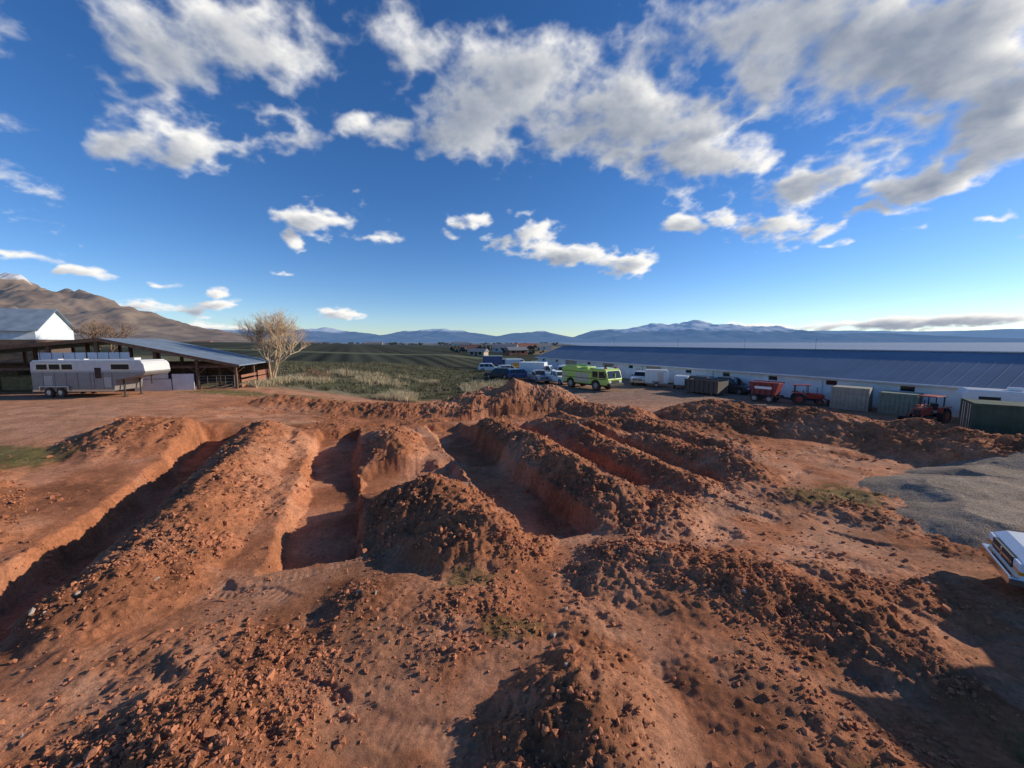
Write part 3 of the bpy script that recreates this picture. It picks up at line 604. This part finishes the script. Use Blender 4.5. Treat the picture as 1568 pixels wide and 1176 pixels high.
def container(name,c,x,y,deg,ln=6.06,h=2.59,w=2.44,z=None):
    e=empty(name,(x,y,gz(x,y)+.02 if z is None else z),rad(deg));vs=[];fs=[]
    for yy in(0,w):
        xs_=[];xx=.12
        while xx<ln-.12: xs_+= [(xx,0),(xx+.07,.035),(xx+.14,.035),(xx+.21,0)];xx+=.28
        k=len(vs);s=1 if yy==0 else -1
        for(a,b)in xs_: vs+=[(a,yy+s*(.01+b),.15),(a,yy+s*(.01+b),h-.12)]
        n=len(xs_)
        for i in range(n-1): fs.append((k+2*i,k+2*i+2,k+2*i+3,k+2*i+1))
    obj('corrugated_sides',vs,fs,c,e)
    boxes('frame',[(a,a+.12,b,b+.12,0,h) for a in(0,ln-.12) for b in(0,w-.12)]+[(.121,ln-.121,b,b+.1,z_,z_+.14) for b in(0.002,w-.102) for z_ in(.01,h-.15)],c,e)
    boxes('roof',[(.05,ln-.05,.05,w-.05,h-.06,h-.01)],c,e);boxes('ends',[(.03,.08,.12,w-.12,.1,h-.08),(ln-.08,ln-.03,.12,w-.12,.1,h-.08)],c,e)
    tubes('lock_bars',[((.0,b,.1),(.0,b,h-.1),.02) for b in(.5,.9,1.5,1.9)],hubm,e)
    return e
container('shipping_container',mat('green_container',(.075,.10,.07),.75,var=.25,scale=1.2,dirt=.2,spec=.1),26.0,21.4,-38,z=.0)
container('storage_container',mat('cream_container',(.36,.32,.24),.7,var=.2,dirt=.35),28.9,34.6,-50,2.6,2.0,2.0)
container('storage_container',mat('pale_green_container',(.20,.23,.17),.7,var=.2,dirt=.35),31.0,32.2,-55,2.3,1.8,2.0)
e=empty('camper_trailer',(35.2,26.6,.1),rad(-40))
prism('shell',[(-2.6,.6),(2.2,.6),(2.7,1.3),(2.6,2.1),(2.3,2.5),(-2.4,2.55),(-2.65,2.2)],1.15,white,e,.08)
boxes('stripe',[(-2.5,2.4,s-.005,s+.005,1.2,1.4) for s in(-1.153,1.153)],bluep,e)
boxes('windows',[(-1.9,-.9,s-.006,s+.006,1.6,2.1) for s in(-1.155,1.155)]+[(.4,1.6,s-.006,s+.006,1.6,2.1) for s in(-1.155,1.155)],glass,e)
boxes('roof_vent',[(-.4,.3,-.3,.3,2.54,2.75)],white,e,.03);wheels(e,[-.5,.4],.33,.22,1.05)
# ------------------------------------------------------------------ clods, stones
t=(1+5**.5)/2
IV=np.array([(-1,t,0),(1,t,0),(-1,-t,0),(1,-t,0),(0,-1,t),(0,1,t),(0,-1,-t),(0,1,-t),(t,0,-1),(t,0,1),(-t,0,-1),(-t,0,1)],float);IV/=np.linalg.norm(IV[0])
IF=np.array([(0,11,5),(0,5,1),(0,1,7),(0,7,10),(0,10,11),(1,5,9),(5,11,4),(11,10,2),(10,7,6),(7,1,8),(3,9,4),(3,4,2),(3,2,6),(3,6,8),(3,8,9),(4,9,5),(2,4,11),(6,2,10),(8,6,7),(9,8,1)])
def scatter(name,px,py,sz,m,flat=.75,sink=.25):
    z,_=terrain(px,py);n=len(px)
    V=IV[None]*(1+.55*(rng.random((n,12,1))-.5)*2)
    V=V*(1+.5*(rng.random((n,1,3))-.5)*2)
    a=rng.random(n)*6.283;c,s=np.cos(a)[:,None],np.sin(a)[:,None]
    vx=V[:,:,0]*c-V[:,:,1]*s;vy=V[:,:,0]*s+V[:,:,1]*c;vz=V[:,:,2]*flat
    S=sz[:,None]
    out=np.stack([vx*S+px[:,None],vy*S+py[:,None],vz*S+(z+sz*(flat-sink*2))[:,None]],2).reshape(-1,3)
    F=(IF[None]+np.arange(n)[:,None,None]*12).reshape(-1,3).astype(np.int32)
    me=bpy.data.meshes.new(name);me.vertices.add(len(out));me.vertices.foreach_set('co',out.astype(np.float32).ravel())
    fastmesh(me,F,3,False);me.materials.append(m)
    o=bpy.data.objects.new(name,me);scn.collection.objects.link(o);return o
def sample(n,x0,x1,y0,y1,pw=1.):
    yy=y0+(y1-y0)*rng.random(n)**pw;xx=(rng.random(n)*2-1)*np.minimum(yy*1.45+1.5,x1)
    _,T=terrain(xx,yy,False)
    cl=sst(.3,.8,vn(xx*.8,yy*.8,77))
    pr=np.clip(T['rough'],0,1)**1.3*(.2+1.2*cl)
    k=rng.random(n)<pr
    return xx[k],yy[k]
clodm=mat('dirt_clod',(.43,.172,.088),.95,var=.3,scale=1.5,bump=.5,spec=.08)
px,py=sample(90000,-12,14,3.2,12,1.3);sz=.009+.036*rng.random(len(px))**3.4
scatter('dirt_clods',px,py,sz,clodm)
px,py=sample(50000,-30,30,10,34,1.4);sz=.02+.065*rng.random(len(px))**3.8
scatter('dirt_clods',px,py,sz,clodm)
px,py=sample(2000,-25,25,3.2,26,1.2);sz=.035+.06*rng.random(len(px))**2.8
scatter('large_dirt_clods',px,py,sz,clodm)
px,py=sample(500,-25,25,3.2,26,1.3);sz=.02+.045*rng.random(len(px))**2.5
scatter('stones',px,py,sz,mat('stone',(.42,.31,.24),.85,var=.25,scale=1.2,spec=.1),.7)
# ------------------------------------------------------------------ gravel heap
gm,nt,b=newmat('gravel');tc=N(nt,'ShaderNodeTexCoord');vo=N(nt,'ShaderNodeTexVoronoi');vo.inputs['Scale'].default_value=24
nt.links.new(tc.outputs['Object'],vo.inputs['Vector']);cr=N(nt,'ShaderNodeValToRGB');cr.color_ramp.elements[0].color=(.20,.14,.10,1);cr.color_ramp.elements[1].color=(.40,.31,.235,1)
sp=N(nt,'ShaderNodeSeparateColor');nt.links.new(vo.outputs['Color'],sp.inputs[0]);nt.links.new(sp.outputs[0],cr.inputs[0])
nn=N(nt,'ShaderNodeTexNoise');nn.inputs['Scale'].default_value=.9;nn.inputs['Detail'].default_value=7;nt.links.new(tc.outputs['Object'],nn.inputs['Vector'])
nr=N(nt,'ShaderNodeMapRange');nr.inputs[1].default_value=.3;nr.inputs[2].default_value=.7;nr.inputs[3].default_value=.75;nr.inputs[4].default_value=1.2;nt.links.new(nn.outputs['Fac'],nr.inputs[0])
ns=N(nt,'ShaderNodeVectorMath',operation='SCALE');nt.links.new(cr.outputs[0],ns.inputs[0]);nt.links.new(nr.outputs[0],ns.inputs['Scale']);nt.links.new(ns.outputs[0],b.inputs['Base Color'])
bp=N(nt,'ShaderNodeBump');bp.invert=True;bp.inputs['Strength'].default_value=.8;bp.inputs['Distance'].default_value=.035;nt.links.new(vo.outputs['Distance'],bp.inputs['Height']);nt.links.new(bp.outputs[0],b.inputs['Normal']);b.inputs['Roughness'].default_value=.9;b.inputs['Specular IOR Level'].default_value=.1
n=360
ax=np.linspace(10.5,28,n);ay=np.linspace(8.5,20,n);AX,AY=np.meshgrid(ax,ay);ax=AX.ravel();ay=AY.ravel()
wx=ax+.35*fbm(ax*.6,ay*.6,3,500);wy=ay+.35*fbm(ax*.6,ay*.6,3,510)
gh=np.full_like(ax,-.5)
for(a,b_,c,d,r,h)in((17.0,14.2,19.4,14.4,2.7,.62),(15.7,11.9,18.4,12.0,2.5,.58),(20.4,15.8,23.6,16.2,2.4,.65),(20.3,13.2,22.8,13.6,2.6,.6)):
    ds,_=seg(wx,wy,a,b_,c,d);gh=np.maximum(gh,np.minimum(h*1.25*(1.0-ds/r),h*.85+.03*fbm(ax,ay,2,530)))
zz,_=terrain(ax,ay,False)
gzv=np.where(gh>-.2,zz*.5+gh,zz-.4)+.03*fbm(ax*1.5,ay*1.5,5,520,.65)
vs=np.stack([ax,ay,gzv],1)
i=(np.arange(n-1)[:,None]*n+np.arange(n-1)[None,:]).ravel()
fs=np.stack([i,i+1,i+1+n,i+n],1);keep=(gh[fs]>-.25).all(1)
obj('gravel_pile',vs.tolist(),fs[keep].tolist(),gm,smooth=True)
# ------------------------------------------------------------------ grass
def blades(name,cx,cy,n,h,spread,m,wd=.012,lean=.5):
    k=len(cx);tot=k*n
    z,_=terrain(cx,cy,False)
    r=np.abs(rng.normal(0,1,(k,n)))*spread[:,None]*.5;a=rng.random((k,n))*6.283
    bx=cx[:,None]+r*np.cos(a);by=cy[:,None]+r*np.sin(a);bz=np.repeat((z-.03)[:,None],n,1)
    hh=h[:,None]*(.5+.7*rng.random((k,n)))
    la=a+rng.normal(0,.5,(k,n));lm=hh*lean*rng.random((k,n))
    tx=bx+lm*np.cos(la);ty=by+lm*np.sin(la);tz=bz+hh
    pa=rng.random((k,n))*6.283;w=wd
    v=np.stack([np.stack([bx-w*np.cos(pa),by-w*np.sin(pa),bz],2),np.stack([bx+w*np.cos(pa),by+w*np.sin(pa),bz],2),np.stack([tx,ty,tz],2)],2).reshape(-1,3)
    F=np.arange(tot*3,dtype=np.int32)
    me=bpy.data.meshes.new(name);me.vertices.add(len(v));me.vertices.foreach_set('co',v.astype(np.float32).ravel())
    fastmesh(me,F,3,False)
    me.materials.append(m);o=bpy.data.objects.new(name,me);scn.collection.objects.link(o)
drym=mat('dry_grass',(.50,.41,.26),.9,var=.3,scale=.7,spec=.1);sagem=mat('sage_brush',(.145,.135,.08),.9,var=.35,scale=.5,spec=.1);grm=mat('green_grass',(.09,.13,.035),.85,var=.35,scale=2,spec=.1)
k=1700;cx=rng.uniform(-27,0,k);cy=38+rng.random(k)**1.7*20
msk=vn(cx*.25,cy*.2,600)>.45;cx=cx[msk];cy=cy[msk];blades('dry_grass',cx,cy,38,.3+.5*rng.random(len(cx)),.3+.6*rng.random(len(cx)),drym,.025,.9)
k=2200;cx=rng.uniform(-60,4,k);cy=40+rng.random(k)**1.2*42;ok=(cx<-.0+.06*(cy-40))&~((cx<-24)&(cy<50));cx=cx[ok];cy=cy[ok]
blades('sage_brush',cx,cy,26,.2+.35*rng.random(len(cx)),.5+.5*rng.random(len(cx)),sagem,.035,.9)
cx=[];cy=[]
for(a,b_,c,d,wt)in GR:
    m_=int(70*c*d*wt)+25;r=np.sqrt(rng.random(m_));th=rng.random(m_)*6.283;cx+=list(a+c*r*np.cos(th));cy+=list(b_+d*r*np.sin(th))
cx=np.array(cx);cy=np.array(cy);_,T2=terrain(cx,cy,False);ok=(T2['tr']<.05)&(rng.random(len(cx))<.5);cx=cx[ok];cy=cy[ok]
blades('green_grass',cx,cy,18,.04+.08*rng.random(len(cx)),.12+.2*rng.random(len(cx)),grm,.005,.9)
# ------------------------------------------------------------------ trees
def bare_tree(name,x,y,H,R,m,depth=6,seed=1,r0=.16,stems=3,spr=.45):
    rd=random.Random(seed);vs=[];fs=[];z0=gz(x,y)-.1
    def grow(p,d,L,r,k):
        n=3 if k>2 else 2
        q=p
        for i in range(n):
            d2=(d+Vector((rd.gauss(0,.13),rd.gauss(0,.13),rd.gauss(0.03,.08)))).normalized()
            e_=q+d2*(L/n);tubeg(q,e_,r*(1-.3*i/n),r*(1-.3*(i+1)/n),6 if r>.04 else 3,vs,fs,False);q=e_;d=d2
            if k<depth-1 and k>0 and rd.random()<.6:
                s=(d+Vector((rd.gauss(0,.6),rd.gauss(0,.6),rd.gauss(.1,.35)))).normalized();grow2(q,s,L*.6,r*.45,k+2)
        if k<depth:
            for j in range(rd.choice((2,3,3))):
                s=(d+Vector((rd.gauss(0,spr),rd.gauss(0,spr),rd.gauss(.16,.25)))).normalized()
                grow(q,s,L*rd.uniform(.66,.84),r*.62,k+1)
    def grow2(p,d,L,r,k):
        if k<=depth: grow(p,d,L,r,k)
    for i in range(stems):
        a=i*6.28/stems+rd.random();lean=R/H*rd.uniform(.3,.9)
        grow(Vector((x+.15*math.cos(a),y+.15*math.sin(a),z0)),Vector((lean*math.cos(a),lean*math.sin(a),1)).normalized(),H*.27,r0,0)
    return obj(name,vs,fs,m)
bark=mat('pale_twigs',(.50,.36,.23),.85,var=.2)
bare_tree('bare_tree',-27.2,43.5,8.0,2.8,bark,6,12,.13,5,.40)
bark2=mat('brown_twigs',(.22,.13,.08),.9,var=.2)
bare_tree('bare_tree',-64,60,8.5,4,bark2,5,9,.16,3)
bare_tree('shrub',-24.0,45.5,2.0,2,bark2,4,3,.04,5);bare_tree('shrub',-22.8,46.5,1.8,2,bark2,4,4,.04,5)
e=empty('wire_fence');Ls=[]
for i in range(14):
    x=-24+i*2.4*.35;y=47+i*2.4
    Ls.append(((x,y,gz(x,y)-.2),(x,y,gz(x,y)+1.3),.05))
tubes('fence_posts',Ls,wood,e,6)
wr=[]
for i in range(13):
    x=-24+i*.84;y=47+i*2.4;x2=x+.84;y2=y+2.4
    for h in(.4,.8,1.15): wr.append(((x,y,gz(x,y)+h),(x2,y2,gz(x2,y2)+h),.012))
tubes('fence_wires',wr,blackp,e,4)
vs=[];fs=[]
def clump(x,y,w,h):
    for i in range(14):
        cx_=x+random.gauss(0,w*.35);cz=h*random.uniform(.25,.8);r=h*random.uniform(.12,.3)
        V=IV*np.array([r*random.uniform(.7,1.3),r,r*random.uniform(.6,1.2)])*(1+.3*(rng.random((12,1))-.5)*2)+np.array([cx_,y+random.gauss(0,w*.2),cz])
        k=len(vs);vs.extend(V.tolist());fs.extend((IF+k).tolist())
for i in range(120):
    y=random.uniform(640,1500);x=random.uniform(-.65,.12)*y
    clump(x,y,random.uniform(3,14),random.uniform(2.5,7))
for i in range(26):
    y=random.uniform(170,330);x=random.uniform(-.16,.06)*y
    clump(x,y,random.uniform(2,6),random.uniform(2,5))
obj('distant_trees',vs,fs,mat('distant_foliage',(.075,.075,.055),.9,var=.3,scale=.05))
def house(x,y,w,d,h,wc,rc,deg=0):
    e=empty('farm_house',(x,y,0),rad(deg))
    boxes('walls',[(-w/2,w/2,-d/2,d/2,-.3,h)],wc,e)
    obj('roof',[(-w/2-.4,-d/2-.4,h-.1),(w/2+.4,-d/2-.4,h-.1),(w/2+.4,0,h+d*.25),(-w/2-.4,0,h+d*.25),(w/2+.4,d/2+.4,h-.1),(-w/2-.4,d/2+.4,h-.1)],[(0,1,2,3),(3,2,4,5),(0,3,5),(1,4,2)],rc,e)
    boxes('windows',[(a,a+1.2,-d/2-.02,-d/2-.004,1,2.1) for a in(-w*.35,w*.18)],glass,e);boxes('door',[(-.5,.5,-d/2-.02,-d/2-.004,0,2.1)],wood,e)
rr=mat('rust_roof',(.28,.12,.08),.7);gyr=mat('grey_roof',(.2,.2,.21),.7);wt=mat('house_white',(.6,.58,.55),.8)
for a in((-22,205,12,8,2.6,tanw,rr),(-4,230,14,8,2.8,wt,gyr),(9,260,16,9,3,tanw,rr),(2,180,9,6,2.4,rr,gyr),(-90,680,26,12,4,wt,gyr),(-250,700,30,12,4,tanw,gyr),(20,300,20,9,3,wt,gyr),(-14,160,7,5,2.2,tanw,gyr),(-430,740,40,14,5,wt,gyr),(-560,700,30,14,5,tanw,rr)):
    house(*a,deg=random.uniform(-25,25))
for i in range(4):
    x=90+i*52;y=340-i*9
    e=empty('utility_pole',(x,y,0));tubes('pole',[((0,0,-.5),(0,0,9.0),.12,.08)],wood,e,8);boxes('crossarm',[(-1.2,1.2,-.06,.06,8.3,8.45)],wood,e);tubes('insulators',[((a,0,8.45),(a,0,8.65),.05) for a in(-1,0.5,1)],trimm,e,6)
# ------------------------------------------------------------------ mountains
def mountain(name,ydist,pts,depth_f,depth_b,nx_,ny_,m,rough,seed,xw):
    A=np.array([p[0] for p in pts]);B=np.array([p[1] for p in pts])
    xs=np.linspace(A[0]*ydist,A[-1]*ydist,nx_);ysm=np.linspace(ydist-depth_f,ydist+depth_b,ny_)
    XX,YY=np.meshgrid(xs,ysm);cr=np.interp(XX/ydist,A,B)*ydist
    s=np.where(YY<ydist,(YY-(ydist-depth_f))/depth_f,1-(YY-ydist)/depth_b);s=np.clip(s,0,1)
    n=1-np.abs(fbm(XX/xw,YY/xw,6,seed));n2_=fbm(XX/(xw*.3),YY/(xw*.3),5,seed+9)
    Zm=cr*s**1.25*(1-rough*(1-s)*2*(1-n)-.0)+cr*rough*.26*n2_*np.sqrt(s)+cr*rough*.25*(n-.75)*(s>0)*s
    Zm=np.where(s<=0,-20,Zm)
    i=(np.arange(ny_-1)[:,None]*nx_+np.arange(nx_-1)[None,:]).ravel()
    obj(name,np.stack([XX.ravel(),YY.ravel(),Zm.ravel()],1).tolist(),np.stack([i,i+1,i+1+nx_,i+nx_],1).tolist(),m,smooth=True)
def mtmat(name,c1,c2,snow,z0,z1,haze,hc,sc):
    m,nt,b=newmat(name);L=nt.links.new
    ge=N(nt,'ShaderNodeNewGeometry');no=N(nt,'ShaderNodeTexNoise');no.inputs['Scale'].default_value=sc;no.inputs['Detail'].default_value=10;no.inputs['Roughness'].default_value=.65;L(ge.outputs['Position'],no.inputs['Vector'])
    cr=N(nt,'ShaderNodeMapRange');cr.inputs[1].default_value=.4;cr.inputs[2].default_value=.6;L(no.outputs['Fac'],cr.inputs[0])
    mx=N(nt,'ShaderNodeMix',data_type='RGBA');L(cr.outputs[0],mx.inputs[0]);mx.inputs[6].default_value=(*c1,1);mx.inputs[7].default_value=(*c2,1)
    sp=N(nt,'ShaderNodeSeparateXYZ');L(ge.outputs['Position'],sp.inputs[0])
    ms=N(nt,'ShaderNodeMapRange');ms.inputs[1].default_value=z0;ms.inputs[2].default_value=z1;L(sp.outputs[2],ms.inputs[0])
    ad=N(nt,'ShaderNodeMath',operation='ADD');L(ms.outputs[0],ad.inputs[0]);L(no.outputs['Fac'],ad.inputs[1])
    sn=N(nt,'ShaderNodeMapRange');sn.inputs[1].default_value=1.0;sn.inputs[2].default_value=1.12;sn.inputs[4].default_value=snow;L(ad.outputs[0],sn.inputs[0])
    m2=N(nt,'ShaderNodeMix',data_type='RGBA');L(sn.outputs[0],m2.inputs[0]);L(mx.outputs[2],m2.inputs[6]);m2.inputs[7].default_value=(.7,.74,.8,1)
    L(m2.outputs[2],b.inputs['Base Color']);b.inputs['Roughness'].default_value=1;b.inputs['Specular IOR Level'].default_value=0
    em=N(nt,'ShaderNodeEmission');em.inputs[0].default_value=(*hc,1);mxs=N(nt,'ShaderNodeMixShader');mxs.inputs[0].default_value=haze  # airlight painted in: blue emission mixed over the mountain surface
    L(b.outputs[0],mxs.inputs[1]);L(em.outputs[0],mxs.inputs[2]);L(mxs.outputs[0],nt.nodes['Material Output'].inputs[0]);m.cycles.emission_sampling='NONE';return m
def pp(l):return[((x-784)/589,(526-y)/589)for x,y in l]
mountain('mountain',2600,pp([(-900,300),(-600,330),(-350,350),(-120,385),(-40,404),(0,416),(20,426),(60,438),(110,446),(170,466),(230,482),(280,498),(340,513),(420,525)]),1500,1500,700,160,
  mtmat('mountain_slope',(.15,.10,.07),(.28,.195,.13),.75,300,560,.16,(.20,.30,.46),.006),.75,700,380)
far1=mtmat('mountain_far',(.07,.10,.15),(.15,.17,.21),.9,130,500,.55,(.12,.24,.47),.0012)  # bluish base colours of both far ranges also stand in for haze
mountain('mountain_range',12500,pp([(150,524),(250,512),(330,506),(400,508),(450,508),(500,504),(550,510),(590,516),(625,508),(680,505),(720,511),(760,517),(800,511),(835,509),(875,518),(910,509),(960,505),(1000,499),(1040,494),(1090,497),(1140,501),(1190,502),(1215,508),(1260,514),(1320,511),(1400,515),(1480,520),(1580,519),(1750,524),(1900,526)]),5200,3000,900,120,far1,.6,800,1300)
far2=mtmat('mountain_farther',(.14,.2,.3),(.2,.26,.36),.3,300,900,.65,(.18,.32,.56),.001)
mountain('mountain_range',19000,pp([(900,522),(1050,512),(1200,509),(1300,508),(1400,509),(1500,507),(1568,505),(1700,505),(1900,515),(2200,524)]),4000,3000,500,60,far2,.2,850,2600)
# ------------------------------------------------------------------ sun + sky
SAZ,SEL=rad(77),rad(20.5)
sd=Vector((math.sin(SAZ)*math.cos(SEL),math.cos(SAZ)*math.cos(SEL),math.sin(SEL)))
sl_=bpy.data.lights.new('sun','SUN');sl_.energy=5.0;sl_.angle=rad(.5);sl_.color=(1,.90,.74)
so=bpy.data.objects.new('sun',sl_);scn.collection.objects.link(so);so.rotation_euler=sd.to_track_quat('Z','Y').to_euler()
w=bpy.data.worlds.new('World');scn.world=w;w.use_nodes=True;nt=w.node_tree;L=nt.links.new
bg=nt.nodes['Background'];bg.inputs[1].default_value=.125
sk=N(nt,'ShaderNodeTexSky');sk.sky_type='NISHITA';sk.sun_disc=False;sk.sun_elevation=SEL;sk.sun_rotation=SAZ;sk.altitude=1700;sk.air_density=1.0;sk.dust_density=.3;sk.ozone_density=1.5
hs=N(nt,'ShaderNodeHueSaturation');hs.inputs['Saturation'].default_value=1.28;L(sk.outputs[0],hs.inputs['Color'])
tv=N(nt,'ShaderNodeVectorMath',operation='MULTIPLY');tv.inputs[1].default_value=(.84,.94,1.17);L(hs.outputs[0],tv.inputs[0]);L(tv.outputs[0],bg.inputs[0])
BL=[(345,60,140,70,-15,.72),(235,100,95,65,0,.5),(270,205,120,40,5,.78),(400,120,60,40,0,.3),(455,190,66,36,-10,.62),(565,195,48,26,0,.8),
(630,75,110,55,-20,.75),(715,165,80,80,-60,1.0),(760,100,90,60,0,.9),(840,120,150,70,-8,1.25),(955,150,140,90,-20,1.3),(1065,215,95,65,-35,1.15),(950,240,55,38,0,.9),(870,185,80,50,0,.75),
(1190,70,200,70,-8,.85),(1430,60,270,130,0,1.4),(1560,140,160,105,25,1.35),(1390,190,115,36,25,.9),(1300,140,90,60,0,.6),
(1245,280,120,42,14,1.15),(1160,250,42,22,20,.75),(1195,325,95,22,12,.8),(1440,270,145,30,22,1.1),(1545,215,85,45,25,1.1),(1330,338,110,16,16,.9),(1050,336,32,15,0,.9),(1105,322,35,16,0,.75),
(500,325,50,20,0,.95),(570,350,36,16,-15,.85),(470,352,20,10,0,.7),(715,336,44,15,5,.95),(812,370,58,22,-5,1.05),(875,392,34,13,5,.95),(970,400,64,21,-4,1.05),(798,333,20,11,0,.7),
(1515,337,55,11,12,.9),(1420,345,38,8,10,.75),(1275,380,20,6,0,.7),
(10,392,50,14,0,.95),(95,424,65,9,0,.85),(215,468,75,13,-4,.9),(300,478,40,10,0,.8),(342,465,34,7,0,.9),(343,447,18,7,0,.9),(440,412,28,8,-5,.9),(523,485,32,9,0,1.0),(325,498,90,11,0,.85),(250,437,35,7,0,.6),
(1190,499,110,7,0,.9),(1360,495,190,10,2,1.05),(1540,487,150,11,3,1.1),(1750,480,200,22,0,.9),(-200,400,200,30,0,.7),(-250,120,260,120,0,.6),(1900,300,250,120,0,.9)]
na,nb=1500,560
av=np.linspace(-1.75,1.75,na);bv=np.linspace(0,1.12,nb)
A,B=np.meshgrid(av,bv)
wa=A+.09*(fbm(A*8,B*8,4,700))*np.clip(B*3+.12,.12,1);wb=B+.06*(fbm(A*8,B*10,4,720))*np.clip(B*3+.1,.1,1)
fld_=np.full(A.shape,-.6)
for(px_,py_,rx_,ry_,ro,wt_)in BL:
    v=(588-py_)/589;dy=.994+.108*v;a0=(px_-784)/589/dy;b0=(-.108+.994*v)/dy
    c,s=math.cos(rad(ro)),math.sin(rad(ro));dx_=wa-a0;dz_=wb-b0
    l=np.sqrt(((dx_*c+dz_*s)/(rx_/589*1.15))**2+((-dx_*s+dz_*c)/(ry_/589*1.2))**2)
    vv=wt_*(1-l);hh=np.clip(.5+.5*(vv-fld_)/.12,0,1)
    fld_=fld_*(1-hh)+vv*hh+.12*hh*(1-hh)*.5
den=B+.34*np.sqrt(A*A+B*B+1);qx=A/den*7+3;qy=7/den
soft=sst(.15,.6,B)
nz=fbm(qx,qy,9,740,.55);bil=1-np.abs(fbm(qx*1.9,qy*1.9,6,770,.55))*2
dens=fld_*1.1+(.95-.12*soft)*nz+.38*(bil-.62)-.08
dc=np.clip(dens,0,1.6)
tau=np.zeros_like(A);stp=(.022+.05*np.clip(B,0,1))
for k_ in range(1,7):
    ia=np.clip((np.arange(na)[None,:]+(stp*k_*.62*.9/(av[1]-av[0]))).astype(int),0,na-1);ib=np.clip((np.arange(nb)[:,None]+(stp*k_*.62*.30/(bv[1]-bv[0]))).astype(int),0,nb-1)
    tau+=dc[ib,ia]
tau/=6
t_=np.clip((dens-(-.04*soft))/(.60+.22*soft),0,1);alpha=(t_*t_*(3-2*t_))
lit=np.exp(-3.4*tau)*.88+.12*np.exp(-1.5*dc)
lit=np.clip(lit*1.4+.02+.16*fbm(qx*3,qy*3,5,790)+.12*(bil-.6),0,1)[...,None]
cc=np.array([.25,.30,.40])*(1-lit)+np.array([1.0,.985,.95])*lit
Rr=40000;dl=np.sqrt(A*A+B*B+1)
P3=np.stack([A/dl,1/dl,B/dl],2)*Rr
me=bpy.data.meshes.new('sky');me.vertices.add(na*nb);me.vertices.foreach_set('co',P3.astype(np.float32).ravel())
i=(np.arange(nb-1)[:,None]*na+np.arange(na-1)[None,:]).ravel()
F=np.stack([i,i+1,i+1+na,i+na],1);ok=(alpha.ravel()[F]>.002).any(1);fastmesh(me,F[ok].astype(np.int32),4,True)
ca=me.color_attributes.new('Cloud','FLOAT_COLOR','POINT');c4=np.ones((na*nb,4),np.float32);c4[:,:3]=cc.reshape(-1,3);c4[:,3]=alpha.ravel();ca.data.foreach_set('color',c4.ravel())
m,nt,b=newmat('cloud_layer');nt.nodes.remove(b);vc=N(nt,'ShaderNodeVertexColor',layer_name='Cloud');em=N(nt,'ShaderNodeEmission');tb=N(nt,'ShaderNodeBsdfTransparent');ms=N(nt,'ShaderNodeMixShader')
L=nt.links.new;L(vc.outputs[0],em.inputs[0]);L(vc.outputs[1],ms.inputs[0]);L(tb.outputs[0],ms.inputs[1]);L(em.outputs[0],ms.inputs[2]);L(ms.outputs[0],nt.nodes['Material Output'].inputs[0]);m.cycles.emission_sampling='NONE'
me.materials.append(m);o=bpy.data.objects.new('sky',me);scn.collection.objects.link(o)
# ------------------------------------------------------------------ camera
cam=bpy.data.cameras.new('camera');cam.sensor_width=36;cam.lens=36*589/1568;cam.clip_end=90000;cam.clip_start=.1
co_=bpy.data.objects.new('camera',cam);scn.collection.objects.link(co_);co_.location=(0,0,6);co_.rotation_euler=(rad(90-6.2),0,0)
scn.camera=co_
scn.view_settings.view_transform='Standard';scn.view_settings.look='None';scn.view_settings.exposure=0
